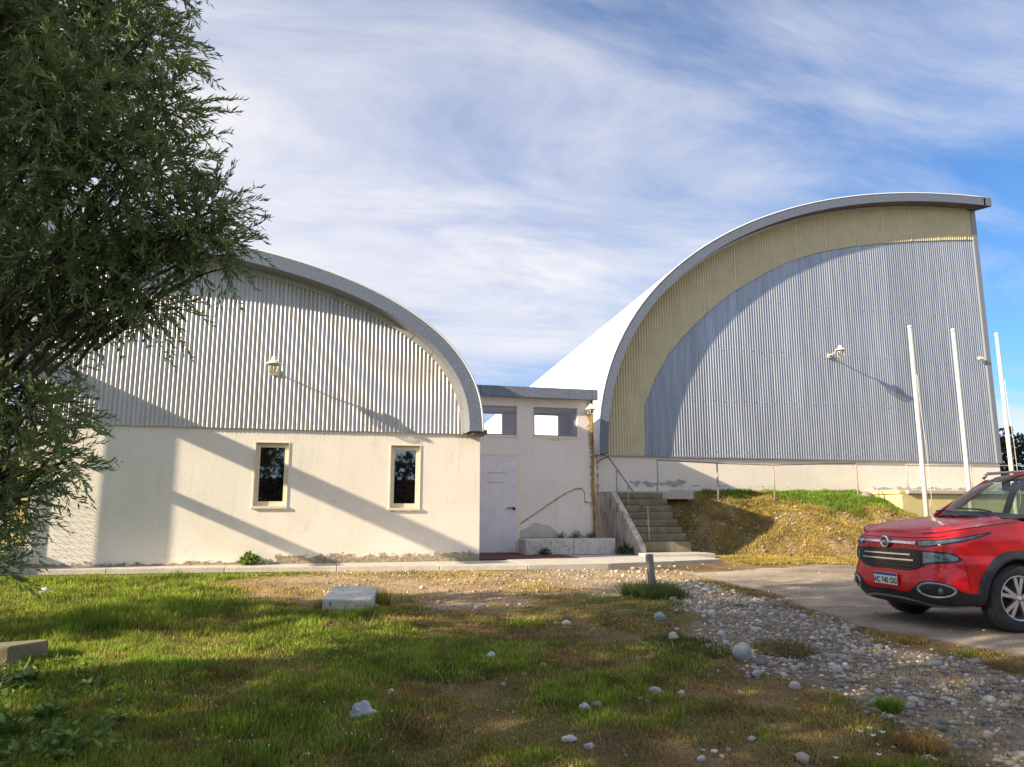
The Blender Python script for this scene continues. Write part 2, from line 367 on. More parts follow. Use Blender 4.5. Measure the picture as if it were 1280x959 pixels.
# ------------------------------------------------------------------ ground
def poly_world(px): return [tuple(G(*p)[:2]) for p in px]
def inpoly(x, y, poly):
    r = np.zeros(np.shape(x), bool); n = len(poly)
    for i in range(n):
        x1, y1 = poly[i]; x2, y2 = poly[(i+1) % n]
        c = ((y1 > y) != (y2 > y)) & (x < (x2-x1)*(y-y1)/(y2-y1+1e-12)+x1); r ^= c
    return r
def sdist(x, y, poly):
    d = np.full(np.shape(x), 1e9); n = len(poly)
    for i in range(n):
        x1, y1 = poly[i]; x2, y2 = poly[(i+1) % n]; l = (x2-x1)**2+(y2-y1)**2+1e-12
        t = np.clip(((x-x1)*(x2-x1)+(y-y1)*(y2-y1))/l, 0, 1); d = np.minimum(d, np.hypot(x-x1-t*(x2-x1), y-y1-t*(y2-y1)))
    return np.where(inpoly(x, y, poly), d, -d)
GRAV = poly_world([(800, 722), (880, 730), (965, 752), (1100, 800), (1200, 822), (1279, 835)])+[(5.6, 4.2), (3.9, 3.0)]+poly_world([(1190, 955), (1100, 905), (1020, 870), (930, 838), (880, 800), (845, 765)])
ROAD = poly_world([(850, 716), (1000, 708), (1068, 705)])+[(14, 13.3), (40, 12), (40, 3.0), (9.5, 2.6)]+poly_world([(1278, 822), (1200, 812), (1100, 788), (965, 742), (890, 724)])
SAND = poly_world([(300, 722), (420, 714), (600, 711), (800, 712), (870, 722), (830, 735), (740, 745), (640, 756), (560, 758), (470, 762), (400, 766), (330, 752), (225, 744)])
def masks(x, y):
    n1 = fb(x, y, .9, 21, 4)-.5; n2 = fb(x, y, .3, 31, 3)-.5
    gr = sm(sdist(x, y, GRAV)+n1*1.1+n2*.3, -.15, .25)
    rd = sm(sdist(x, y, ROAD)+n1*.5+n2*.25, -.08, .12)
    sa = sm(sdist(x, y, SAND)+n1*1.6, -.3, .5)
    return gr, rd, sa
def mix3(a, b, t): return a*(1-t[..., None])+b*t[..., None]
cv = lambda *c: np.array(c)
def ground_col(x, y):
    gr, rd, sa = masks(x, y)
    n = fb(x, y, .5, 41, 4)[..., None]; n3 = fb(x, y, 2.2, 51, 3)
    g = mix3(cv(.09, .11, .025), cv(.20, .135, .065), sm(n3+.10*(x-2)*.5, .35, .75))    # soil under turf, browner to the right
    g = g*(.25+1.5*n)
    g = mix3(g, cv(.36, .265, .17)*(.5+1.0*n), sa)
    g = mix3(g, cv(.25, .195, .145)*(.4+1.2*n), gr*.9)
    g = mix3(g, cv(.38, .31, .235)*(.85+.3*n), rd)
    m = sm(x, 7.9, 8.3)*sm(y, 13.2, 14.2)
    mound = mix3(cv(.27, .19, .10)*(.4+1.2*n), cv(.10, .12, .03)*(.5+1.*n), sm((x-11)*.28+(y-15.5)*.5+(fb(x, y, .8, 61, 3)-.5)*2, .3, 1.0))
    g = mix3(g, mound, m)
    return g
def axis(lo, hi, st, far):
    a = list(np.arange(lo, hi+1e-6, st)); s = st
    while a[-1] < far: s *= 1.35; a.append(a[-1]+s)
    s = st
    while a[0] > -far: s *= 1.35; a.insert(0, a[0]-s)
    return np.array(a)
GX = axis(-5.5, 16, .05, 900); GY = axis(3.2, 17.6, .05, 900)
X_, Y_ = np.meshgrid(GX, GY); Z_ = H(X_, Y_); nx, ny = len(GX), len(GY)
ii = (np.arange(ny-1)[:, None]*nx+np.arange(nx-1)[None, :]).ravel()
FQ = np.stack([ii, ii+1, ii+nx+1, ii+nx], 1)
V_ = np.stack([X_, Y_, Z_], -1).reshape(-1, 3)
gc = ground_col(X_, Y_).reshape(-1, 3)
link('ground', npmesh('ground', V_, FQ.ravel(), 4, gc, True), 'ground_mat')['kind'] = 'structure'
# dirt road: a sheet 4 mm over the ground
rdm = masks(X_, Y_)[1]; rdm = np.where((X_ > -1) & (Y_ < 15), rdm, 0)
keep = (rdm.ravel()[FQ] > .45).all(1); fr_ = FQ[keep]; uq, inv = np.unique(fr_.ravel(), return_inverse=True)
rc = gc[uq]*0+cv(.34, .275, .21)*(.35+1.3*fb(V_[uq, 0]*.6, V_[uq, 1]*1.5, .6, 71, 5))[:, None]
Vr = V_[uq].copy(); Vr[:, 2] += .004
link('road', npmesh('road', Vr, inv, 4, rc, True), 'road_mat')['kind'] = 'structure'

# pavement slabs
pav = empty('pavement', (0, 0, 0), None, None); pav['kind'] = 'structure'
fy = lambda x: np.interp(x, [-4.9, -1.2, 2.6, 4.2, 5.6, 7.7], [13.75, 13.49, 12.95, 12.75, 12.9, 13.5])
xs = [-4.95, -3.2, -1.4, .4, 2.1, 3.6, 5.1, 6.5, 7.7]
for i in range(len(xs)-1):
    a, b_ = xs[i]+.004, xs[i+1]-.004
    yb = lambda x: 14.127 if x < 2.9 else 14.42
    MB().prism([(a, fy(a)), (b_, fy(b_)), (b_, yb(a)), (a, yb(a))], 'z', -.22, 0).build('paving_slab', 'concrete_light', pav, bevel=.008)
MB().prism([(5.108, 14.43), (6.6, 14.43), (6.6, 16.13), (5.108, 16.13)], 'z', -.2, -.004).build('paving_slab', 'concrete', pav, bevel=.006)
MB().prism([(6.62, 14.43), (8.1, 14.43), (8.1, 15.12), (6.62, 15.04)], 'z', -.2, .05).build('paving_slab', 'concrete', pav, bevel=.006)
MB().prism([(3.0, 14.43), (5.10, 14.43), (5.10, 16.13), (3.0, 16.13)], 'z', -.2, .012).build('paving_slab', 'red_floor', pav, bevel=.006)['label'] = 'dark red painted floor slab in front of the door'

# ------------------------------------------------------------------ walls with openings
def wall_open(x0, x1, z0, z1, y0, y1, holes):
    b = MB(); hs = sorted(holes); x = x0
    def seg(a, c, p, q):
        if c-a > 1e-4 and q-p > 1e-4: b.box(a, c, y0, y1, p, q)
    for (a, c, p, q) in hs:
        seg(x, a, z0, z1); seg(a, c, z0, p); seg(a, c, q, z1); x = c
    seg(x, x1, z0, z1); return b
def merge_obj(o, d=.0005):
    bm = bmesh.new(); bm.from_mesh(o.data); bmesh.ops.remove_doubles(bm, verts=bm.verts, dist=d)
    seen = {}; kill = []
    for f in bm.faces:
        k = tuple(sorted(v.index for v in f.verts))
        if k in seen: kill += [f, seen[k]]
        seen[k] = f
    bmesh.ops.delete(bm, geom=list(set(kill)), context='FACES_ONLY'); bmesh.ops.dissolve_limit(bm, angle_limit=.01, verts=bm.verts, edges=bm.edges)
    bmesh.ops.recalc_face_normals(bm, faces=bm.faces); bm.to_mesh(o.data); bm.free()

PITCH = .076
def corr(x0, x1, ftop, fbot, y, amp=.0135, ph=0):
    xs = np.arange(x0, x1+1e-6, PITCH/8); xs[-1] = x1
    off = -amp*np.cos((xs-ph)*2*np.pi/PITCH)
    zt = np.array([ftop(v) for v in xs]); zb = np.array([fbot(v) for v in xs]); ok = zt > zb+.002
    rows = [np.stack([xs, y+off, zb], 1)[ok], np.stack([xs, y+off, np.maximum(zt, zb)], 1)[ok]]
    return MB().grid(np.array(rows)) if ok.sum() > 2 else None
def sup(xa, xe, z0, b, n=2.2, off=0):
    """superelliptic quarter arch, apex at xa, springing at xe; returns dense polyline (springing->apex) offset inwards by off"""
    a = xe-xa; t = np.linspace(0, np.pi/2, 81)
    x = xa+a*np.cos(t)**(2/n); z = z0+b*np.sin(t)**(2/n)
    tx, tz = np.gradient(x), np.gradient(z); l = np.hypot(tx, tz); s = 1 if a > 0 else -1
    nx_, nz_ = tz/l*s, -tx/l*s
    nx_[0], nz_[0] = s, 0; nx_[-1], nz_[-1] = 0, 1
    return np.stack([x-nx_*off, z-nz_*off], 1)
def ftop_of(arc):
    o = arc[np.argsort(arc[:, 0])]; return lambda x: float(np.interp(x, o[:, 0], o[:, 1]))
def band(arcA, arcB, y0, y1, i0, i1, step=2):
    """curved bar between two arcs, from y0 to y1"""
    idx = list(range(i0, i1+1, step)); idx = idx if idx[-1] == i1 else idx+[i1]
    L = [[(arcA[i][0], y0, arcA[i][1]), (arcB[i][0], y0, arcB[i][1]), (arcB[i][0], y1, arcB[i][1]), (arcA[i][0], y1, arcA[i][1])] for i in idx]
    b = MB(); k = 0
    for q in L: b.v += q
    for i in range(len(L)-1):
        for j in range(4): b.f.append((i*4+j, i*4+(j+1) % 4, (i+1)*4+(j+1) % 4, (i+1)*4+j))
    b.f.append((0, 1, 2, 3)); e = (len(L)-1)*4; b.f.append((e+3, e+2, e+1, e)); return b

YL = 14.13; YC = 16.14; YR = 17.70; E1 = .48
# ---------------- left hall
lh = empty('hall', (-.8, YL, 0), 'lower barrel roofed hall with cream wall, two narrow windows and pale corrugated gable', 'building')
LW = [(-1.06, -.50, 1.0, 2.12), (1.33, 1.87, .97, 2.12)]
o = wall_open(-4.56, 3.02, -.3, 2.39, YL, YL+.22, LW).build('wall', M_LEFT, lh); merge_obj(o)
MB().box(-4.56, -4.36, YL+.222, 34, -.3, 2.39).build('side_wall', M_LEFT, lh)
MB().box(2.82, 3.02, YL+.222, 34, -.3, 2.39).build('side_wall', M_LEFT, lh)
MB().box(-4.3, 2.8, YL+1.6, YL+1.7, 0, 2.4).build('back_room', 'dark_room', lh)
arcO = sup(-4.75, 2.99, 2.38, 3.44, 2.3); arcI = sup(-4.75, 2.99, 2.38, 3.44, 2.3, .27); arcW = sup(-4.75, 2.99, 2.38, 3.44, 2.3, .30)
ft = ftop_of(arcW)
x = 2.86
while x > -4.5:
    a = max(x-.988, -4.54); g = corr(a, x+.02, lambda v: min(ft(v), 9), lambda v: 2.365+.003*math.sin(v*9), YL-.032-.003*random.random(), ph=.01)
    if g: g.build('cladding_sheet', 'galv_clad', lh, smooth=True)
    x -= .988
poly = [(p[0], p[1]) for p in arcW[::2]]+[(-4.54, arcW[-1][1]), (-4.54, 2.39)]
MB().prism(poly, 'y', YL+.01, YL+.12).build('gable_wall', 'dark_room', lh)
cuts = [0, 26, 44, 58, 70, 80]
for i in range(len(cuts)-1): band(arcO, arcI, YL-E1, YL-E1+.02, cuts[i], cuts[i+1]).build('fascia_panel', 'galv_dull', lh, bevel=.002)
band(sup(-4.75, 2.99, 2.38, 3.44, 2.3, .255), arcI, YL-E1+.021, YL+.005, 0, 80).build('soffit', 'galv_edge', lh)
for i in range(0, 76, 6):
    j = .012*random.random()
    band(sup(-4.75, 2.99, 2.38, 3.44, 2.3, .262+j), sup(-4.75, 2.99, 2.38, 3.44, 2.3, .352+j), YL-.085-j, YL-.045, i, min(i+6, 80)).build('flashing_strip', 'galv_clad', lh)
rows = []
for k in range(0, 81, 2): rows.append([(arcO[k][0], yy, arcO[k][1]-.05*0) for yy in (YL-E1-.004, YL+6, 34)])
rf = MB().grid(rows).build('roof', 'roof_white', lh, smooth=True); sd_ = rf.modifiers.new('s', 'SOLIDIFY'); sd_.thickness = .03; sd_.offset = -1
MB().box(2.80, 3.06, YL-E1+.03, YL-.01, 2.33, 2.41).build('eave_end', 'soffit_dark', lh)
MB().box(-4.80, -4.562, YL+.05, 34, 2.30, 5.78).build('side_cladding', 'galv_clad', lh)
for (x0, x1, z0, z1) in LW:
    fr = wall_open(x0+.003, x1-.003, z0+.003, z1-.003, YL+.05, YL+.12, [(x0+.075, x1-.065, z0+.085, z1-.075)]).build('window', 'frame_cream', lh); merge_obj(fr)
    g_ = MB().box(x0+.07, x1-.06, YL+.085, YL+.092, z0+.08, z1-.07).build('pane', 'glass_dark', fr)
    MB().box(x0-.03, x1+.02, YL-.035, YL+.049, z0-.045, z0+.001).build('sill', 'frame_cream', fr, bevel=.004)
    MB().prism([(x0-.02, z0), (x0+.001, z0), (x0+.001, z1), (x1-.001, z1), (x1-.001, z0), (x1+.015, z0), (x1+.015, z1+.02), (x0-.02, z1+.02)], 'y', YL-.012, YL+.05).build('frame_trim', 'ochre_rust' if 0 else 'frame_cream', fr)
# ---------------- entrance building between the halls
eb = empty('entrance_building', (4.6, YC, 0), 'low flat roofed link building with two high windows between the two halls', 'building')
W1 = (3.26, 4.29, 2.575, 3.235); W2 = (4.675, 5.71, 2.575, 3.235)
o = wall_open(2.9, 6.10, -.2, 3.5, YC, YC+.16, [(W1[0], W1[1], W1[2], W1[3]), (W2[0], W2[1], W2[2], W2[3])]); 
o = o.build('wall', M_MID, eb); merge_obj(o)
BK = [(3.26, 4.29, 2.56, 3.235), (4.675, 5.71, 2.56, 3.235)]
o = wall_open(2.9, 6.10, -.2, 3.238, YC+1.32, YC+1.45, BK).build('rear_wall', 'interior', eb); merge_obj(o)
MB().prism([(YC+.161, -.2), (YC+1.319, -.2), (YC+1.319, 3.25), (YC+.161, 3.49)], 'x', 6.0, 6.10).build('side_wall', 'interior', eb)
MB().prism([(YC-.10, 3.502), (YC+.2, 3.502), (YC+1.47, 3.24), (YC+1.47, 3.32), (YC-.10, 3.60)], 'x', 2.9, 6.12).build('roof', 'interior', eb)
MB().box(3.0, 5.98, YC+.165, YC+1.315, 2.1, 2.2).build('ceiling_shelf', 'interior', eb)
fx = [3.06, 3.42, 4.40, 5.47, 6.02, 6.16]
for i in range(5): MB().box(fx[i]+.006, fx[i+1]-.006, YC-.19, YC-.165, 3.42, 3.655).build('fascia_panel', 'galv_dull', eb, bevel=.003)
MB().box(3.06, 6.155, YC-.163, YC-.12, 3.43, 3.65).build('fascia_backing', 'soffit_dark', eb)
MB().box(3.06, 6.155, YC-.16, YC-.002, 3.425, 3.44).build('soffit', 'galv_edge', eb)
for (x0, x1, z0, z1) in (W1, W2):
    fr = wall_open(x0+.002, x1-.002, z0+.002, z1-.002, YC+.05, YC+.10, [(x0+.04, x1-.04, z0+.035, z1-.035)]).build('window', 'frame_grey', eb); merge_obj(fr)
    MB().box(x0+.035, x1-.035, YC+.072, YC+.078, z0+.03, z1-.03).build('pane', 'glass_clear', fr)
    MB().box(x0-.01, x1+.05, YC-.02, YC+.049, z0-.04, z0+.001).build('sill', 'frame_cream', fr, bevel=.004)
dr = MB().box(3.40, 4.27, YC-.05, YC-.005, .03, 2.11).build('door', 'door_paint', eb, bevel=.004)
MB().box(3.42, 4.255, YC-.062, YC-.0505, .05, .90).build('lower_panel', 'door_paint', dr, bevel=.003)
MB().box(3.42, 4.255, YC-.058, YC-.0505, .935, 2.085).build('upper_panel', 'door_paint', dr, bevel=.003)
MB().tube([(4.03, YC-.11, .975), (4.2, YC-.11, .99), (4.2, YC-.065, .97)], .011).lathe([(.035, -.02), (.035, 0), (.0, .001)], (4.2, YC-.06, .97), 14, 'y').build('handle', 'black_metal', dr)
for z_, a, b_ in ((1.74, 3.62, 4.0), (1.53, 3.62, 3.98)):
    mk = MB(); x = a
    while x < b_:
        w = random.uniform(.012, .03); mk.box(x, x+w, YC-.0595, YC-.0582, z_-.012*random.random()-.008, z_+.015); x += w+.012
    mk.build('faded_lettering', 'door_mark', dr)
MB().prism([(4.271, .02), (4.34, .02), (4.34, 2.16), (3.36, 2.16), (3.36, .02), (3.399, .02), (3.399, 2.115), (4.271, 2.115)], 'y', YC-.03, YC-.002).build('door_frame', 'frame_cream', eb)
dp = MB(); dp.tube([(6.06, YC-.05, 3.42), (6.06, YC-.05, 2.5)], .022).tube([(6.06, YC-.055, 2.52), (6.06, YC-.055, .05)], .027)
dp.build('downpipe', 'ochre_rust', eb, smooth=True)
# the diagonal ridge of old plaster on the link wall
rp = [(4.32, .62), (4.7, .86), (5.1, 1.12), (5.4, 1.30), (5.62, 1.40), (5.78, 1.42), (5.86, 1.34), (5.86, 1.12), (6.0, 1.10)]
b = MB()
for (a, c) in zip(rp[:-1], rp[1:]):
    n = 5
    for k in range(n):
        p = Vector((a[0]+(c[0]-a[0])*k/n, 0, a[1]+(c[1]-a[1])*k/n)); q = Vector((a[0]+(c[0]-a[0])*(k+1)/n, 0, a[1]+(c[1]-a[1])*(k+1)/n))
        w1 = random.uniform(.004, .014); w2 = random.uniform(.004, .014)
        b.prism([(p.x, p.z-w1), (q.x, q.z-w2), (q.x, q.z+w2), (p.x, p.z+w1)], 'y', YC-.018, YC+.002)
b.build('plaster_ridge', 'concrete_moss', eb)
b = MB().prism([(4.36+.42*math.cos(t)*(1+.1*math.sin(5*t))+.42, .35+.30*math.sin(t)*(1+.08*math.cos(7*t))) for t in np.linspace(0, math.pi, 16)], 'y', YC-.022, YC+.002)
b.build('bare_plaster_patch', 'concrete', eb)
# low white block wall in front of the link
lw = empty('low_wall', (5.3, 15.8, 0), 'low pitted white block wall between the door and the stair', 'wall')
MB().box(4.33, 5.39, 15.58, YC-.005, 0.0, .335).build('block', 'white_block', lw, bevel=.012)
MB().box(5.40, 6.35, 15.59, YC-.005, 0.0, .330).build('block', 'white_block', lw, bevel=.012)
# ---------------- right hall
rh = empty('hall', (12.9, YR, 0), 'taller barrel roofed hall with blue grey corrugated gable, yellow translucent band and white roof flank', 'building')
MB().box(6.745, 19.22, YR, YR+.25, -.3, 2.325).build('wall', M_RIGHT, rh)
MB().box(6.745, 6.95, YR+.252, 41, -.3, 2.30).build('side_wall', M_RIGHT, rh)
MB().box(19.0, 19.22, YR+.252, 41, -.3, 10.0).build('side_wall', M_RIGHT, rh)
RA = (19.6, 6.62, 2.3, 8.0, 2.2)
aO = sup(*RA); aI = sup(*RA, .27); aW = sup(*RA, .29)
YI = np.array([(8.03, 2.3), (8.05, 3.0), (8.08, 3.64), (8.41, 4.39), (8.76, 4.96), (9.17, 5.45), (9.96, 6.21), (10.75, 6.83), (11.95, 7.55), (12.47, 7.82), (13.51, 8.21), (14.6, 8.48), (15.7, 8.69), (16.82, 8.86), (18.23, 9.03), (19.3, 9.14)])
def dens(P, n=8):
    P = np.vstack([2*P[0]-P[1], P, 2*P[-1]-P[-2]]); o = []
    for i in range(1, len(P)-2):
        for t in np.linspace(0, 1, n, endpoint=False):
            a, b_, c, d = P[i-1:i+3]; o.append(.5*(2*b_+(c-a)*t+(2*a-5*b_+4*c-d)*t*t+(3*b_-a-3*c+d)*t**3))
    o.append(P[-2]); return np.array(o)
fi = ftop_of(YI); fo = ftop_of(aW)
x = 6.93; k = 0
while x < 19.1:
    xe = min(x+.988, 19.13)
    g = corr(x, xe+.015, fo, lambda v: max(2.30, (fi(v)-.04) if v > 8.04 else 2.30), YR-.052-.002*(k % 2), ph=.0)
    if g: g.build('translucent_sheet', 'fibre_yellow', rh, smooth=True)
    MB().box(x-.012, x+.012, YR-.0735, YR-.0705, max(2.32, fi(x)-.02 if x > 8.04 else 2.32), fo(x)).build('sheet_lap', 'frame_cream', rh) if k and x > 9 else None
    a = max(x, 8.035)
    if xe > 8.05:
        g = corr(a, xe+.015, lambda v: min(fi(v), fo(v)), lambda v: 2.305, YR-.030-.002*(k % 2), ph=.0)
        if g: g.build('cladding_sheet', 'galv_blue%d' % random.randrange(3), rh, smooth=True)
    x = xe+.0001; k += 1
poly = [(p[0], p[1]) for p in aW[::2] if p[0] < 19.1]+[(19.15, 10.0), (19.15, 2.31)]
MB().prism(poly, 'y', YR-.008, YR+.15).build('gable_wall', 'dark_room', rh)
MB().box(19.07, 19.235, YR-.085, YR-.02, 2.29, 9.99).build('corner_flashing', 'galv_edge', rh)
MB().box(6.95, 19.2, YR-.06, YR-.001, 2.275, 2.300).build('drip_flashing', 'galv_edge', rh)
cuts = [0, 20, 34, 46, 56, 64, 70, 75, 79]
for i in range(len(cuts)-1): band(aO, aI, YR-E1, YR-E1+.02, cuts[i], cuts[i+1]).build('fascia_panel', 'galv_dull', rh, bevel=.002)
MB().box(19.18, 19.46, YR-E1, YR-E1+.02, 10.03, 10.30).build('fascia_panel', 'galv_dull', rh)
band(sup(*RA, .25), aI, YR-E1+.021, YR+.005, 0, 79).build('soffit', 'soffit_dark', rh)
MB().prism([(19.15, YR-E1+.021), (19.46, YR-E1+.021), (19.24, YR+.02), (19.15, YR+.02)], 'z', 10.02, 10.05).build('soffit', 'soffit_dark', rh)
for i in range(0, 78, 6):
    j = .01*random.random(); band(sup(*RA, .26), sup(*RA, .325+j), YR-.10, YR-.075, i, min(i+6, 79)).build('flashing_strip', 'galv_clad', rh)
rows = []
aE = np.vstack([aO[:80], [[19.46, 10.30]]])
for p in aE[::2] if len(aE) % 2 else aE: rows.append([(p[0], yy, p[1]-.065*(yy-YR+E1)) for yy in (YR-E1-.005, 24, 32, 41.5)])
rf = MB().grid(rows).build('roof', 'roof_white', rh, smooth=True); sd_ = rf.modifiers.new('s', 'SOLIDIFY'); sd_.thickness = .03; sd_.offset = -1

for hall_, y_, x0_, x1_, zs_, ft_, lo_ in ((lh, YL-.048, -4.4, 2.8, (2.5, 3.6, 4.7), ft, lambda v: 2.4), (rh, YR-.046, 8.2, 19.0, (2.45, 3.8, 5.2, 6.6, 8.0), lambda v: min(fi(v), fo(v)), lambda v: 2.4)):
    b = MB(); k_ = 0
    for z_ in zs_:
        for x in np.arange(x0_, x1_, PITCH*4):
            x = round((x-.019)/PITCH)*PITCH+.019
            if z_ < ft_(x)-.12: dz_ = random.uniform(-.02, .02); b.box(x-.007, x+.007, y_-.006, y_+.02, z_-.007+dz_, z_+.007+dz_)
    o = b.build('roofing_screws', 'galv_edge', hall_); o['kind'] = 'stuff'
# ---------------- stair, landing, parapet
st = empty('stair', (7.3, 15.2, 0), 'mossy concrete stair of eight steps climbing to the tall hall', 'stair')
for k in range(8):
    j = lambda: random.uniform(-.012, .012)
    MB().box(6.83, 7.93+j()*3, 15.15+.19*k+j(), 16.9, -.1 if k == 0 else .112+.155*k, .11+.155*(k+1)+j()*.5).build('step', 'concrete_moss', st, bevel=.018)
MB().box(6.80, 8.82, 16.62, YR-.003, 1.20, 1.385).build('landing', 'concrete', st, bevel=.012)
MB().prism([(15.03, -.1), (15.03, .17), (15.12, .24), (16.60, 1.37), (YR-.004, 1.395), (YR-.004, -.1)], 'x', 6.68, 6.825).build('parapet', 'parapet_paint', st, bevel=.015)
MB().prism([(16.2, 1.30), (16.35, 1.30), (16.35, .9), (16.2, .9)], 'x', 6.60, 6.619).build('drain_hole', 'dark_room', st) if 0 else None
hr = empty('stair_handrail', (6.95, 15.9, 0), 'bent rusty handrail at the top of the stair', 'railing')
q = lambda px, py, X=6.93: aX(px, py, X)
def stz(y): return .11+.155*(1+min(7, max(0, int((y-15.15)/.19))))
pA = aX(747, 577, 6.90); pB = aX(760.5, 571.5, 6.95); pC = aX(791, 614, 6.95)
MB().tube([aY(746.5, 577, YR-.01), aY(752, 574, 17.3), pB, pC], .021).build('rail', 'rust_rail', hr, smooth=True)
for px, py in ((770.7, 588), (785, 607)):
    p = q(px, py, 6.95); MB().tube([(p.x, p.y, stz(p.y) if px > 780 else 1.3), p], .017).build('post', 'rail_grey', hr, smooth=True)
p = aX(805, 632, 6.98); tag(MB().tube([(7.0, 15.24, .2), (6.98, 15.26, 1.02)], .017).lathe([(.03, 0), (.03, .012)], (7.0, 15.24, .26)).build('stair_post', 'rust_rail', smooth=True), 'lone pinkish metal post standing on the lowest step of the stair', 'post')
lr = empty('long_railing', (10.8, 16.8, 1.38), 'thin sagging pipe railing on four posts along the foot of the tall hall', 'railing')
tp = [(7.97, 2.14), (9.58, 2.09), (11.15, 2.07), (13.6, 2.15)]
MB().tube([(x_, 16.8, z_) for x_, z_ in tp], .018).build('rail', 'rust_rail', lr, smooth=True)
for i, (x_, z_) in enumerate(tp):
    MB().tube([(x_-.04*(i == 0), 16.8, 1.2), (x_+.012*(i == 0), 16.8, 1.7), (x_, 16.8, z_)], .02).build('post', 'rail_grey' if i == 0 else 'rust_rail', lr, smooth=True)
# yellow platform and second railing
pf = empty('platform', (16, 16.4, 0), 'ochre painted platform with grey slab top beside the grass mound', 'platform')
MB().box(14.60, 34, 16.42, YR-.004, -.5, 1.36).build('wall', 'ochre', pf, bevel=.01)
MB().box(14.75, 34, 16.34, YR-.004, 1.362, 1.455).build('slab', 'concrete', pf, bevel=.01)
MB().box(14.55, 14.748, 16.42, YR-.004, 1.362, 1.45).build('coping', 'ochre', pf, bevel=.01)
sr = empty('platform_railing', (16.4, 16.7, 1.45), 'thin grey railing on the platform behind the flagpoles', 'railing')
MB().tube([(15.25, 16.9, 2.15), (18, 16.9, 2.16), (21.5, 16.9, 2.22), (30, 16.9, 2.25)], .016).build('rail', 'rail_grey', sr, smooth=True)
for x_ in (15.25, 17.35, 19.6, 22, 25): MB().tube([(x_, 16.9, 1.4), (x_, 16.9, 2.16)], .016).build('post', 'rail_grey', sr, smooth=True)

# ---------------- flagpoles
for i, (px, lab) in enumerate(((14.46, 'leftmost of the three white flagpoles, in front of the ochre platform'), (15.80, 'middle white flagpole of the three, its foot seen through the windscreen of the red car'), (17.19, 'rightmost white flagpole of the three, standing against blue sky and dark hedge'))):
    fp = empty('flagpole', (px, 15.5, Hs(px, 15.5)), lab, 'flagpole', 'white flagpoles in front of the tall hall')
    zt = 5.52-.03*(i == 2)
    MB().tube([(px, 15.5, -.4), (px, 15.5, 2.2), (px, 15.5, zt)], [.056, .053, .038], 12).build('pole', 'white_old', fp, smooth=True)
    MB().lathe([(.0, -.01), (.05, -.005), (.055, .03), (.03, .06), (.0, .065)], (px, 15.5, zt), 12).build('cap', 'white_paint', fp, smooth=True)
    if i != 1:
        q_ = [(px+.045, 15.45, 4.3), (px+.06, 15.45, 3.5), (px+.12, 15.45, 2.6), (px+.15, 15.46, 1.25), (px+.07, 15.46, 1.0)]
        MB().tube(q_, .006, 6).build('halyard', 'rope', fp, smooth=True)

# ---------------- wall lamps
def lamp(x, y, z, lab, s=1.0, arm=.5):
    e = empty('wall_lamp', (x, y, z), lab, 'lamp', 'white wall lamps on the buildings')
    c = (x, y-arm*s, z+.04*s)
    MB().box(x-.05*s, x+.05*s, y-.03, y, z-.06*s, z+.06*s).build('wall_plate', 'white_old', e, bevel=.006)
    MB().tube([(x, y-.02, z), (x, y-arm*.5*s, z+.03*s), (x, y-arm*.85*s, z+.12*s), (c[0], c[1], z+.13*s)], .017*s).build('arm', 'white_old', e, smooth=True)
    MB().lathe([(.0, .155), (.04, .15), (.05, .10), (.065, .075), (.13, .035), (.145, .02), (.14, .008), (.06, .03), (0, .03)], (c[0], c[1], c[2]), 20).build('shade', 'white_paint', e, smooth=True) if s == 1 else \
        MB().lathe([(.0, .13), (.03, .11), (.13, .0), (.125, -.012), (0, -.0)], (c[0], c[1], c[2]), 6).build('shade', 'white_paint', e)
    MB().lathe([(.075*s, .02), (.085*s, -.05), (.075*s, -.13), (.04*s, -.17), (.0, -.175)], c, 16).build('globe', 'glass_lamp', e, smooth=True)
    cg = MB()
    for k in range(6):
        t = k*math.pi/3; cg.tube([(c[0]+r_*s*math.cos(t), c[1]+r_*s*math.sin(t), c[2]+h_*s) for r_, h_ in ((.085, .02), (.095, -.06), (.08, -.14), (.02, -.185))], .005, 5)
    cg.build('cage', 'white_old', e)
lamp(-.80, YL-.04, 3.40, 'white caged lamp on an arm on the corrugated gable of the lower hall')
lamp(13.66, YR-.06, 5.18, 'white caged lamp on an arm on the gable of the tall hall')
lamp(5.98, YC-.01, 3.17, 'small white lantern under the right end of the link roof fascia', .8, .22)
sc_ = empty('security_camera', (19.0, YR-.1, 5.3), 'tiny white security camera at the right edge of the tall gable', 'camera')
pc = aY(1226, 448, YR-.12)
MB().box(pc.x-.09, pc.x+.08, pc.y-.05, pc.y+.03, pc.z-.04, pc.z+.04).build('housing', 'white_paint', sc_, bevel=.01)
MB().tube([(pc.x+.1, pc.y, pc.z), (pc.x+.16, YR-.03, pc.z-.02)], .015).build('bracket', 'white_old', sc_)
# antenna on the white roof flank
best = None
oo = aO[np.argsort(aO[:, 1])]
for Yt in np.arange(18, 34, .05):
    p = aY(717, 471, Yt); zr = p.z+.065*(Yt-YR+E1); xr = np.interp(zr, oo[:, 1], oo[:, 0])
    if best is None or abs(xr-p.x) < best[0]: best = (abs(xr-p.x), Yt, p)
p = best[2]; sc2 = (p-CO).length/940*1.0
an = empty('roof_antenna', p, 'spindly white antenna bracket on the white roof flank of the tall hall', 'antenna')
u_ = lambda dx, dy: (p.x+dx*sc2, p.y-.12, p.z-dy*sc2)
MB().tube([(p.x+.05, p.y, p.z-.02), u_(0, 0), u_(0, -16), u_(1.5, -31)], .03).build('mast', 'white_old', an)
MB().tube([u_(0, -2), u_(6, -10), u_(10, -18)], .022).build('arm', 'white_old', an)
MB().tube([u_(-3, -22), u_(4, -22)], .03).tube([u_(-2, -3), u_(3, -5)], .05).build('cross_piece', 'white_old', an)

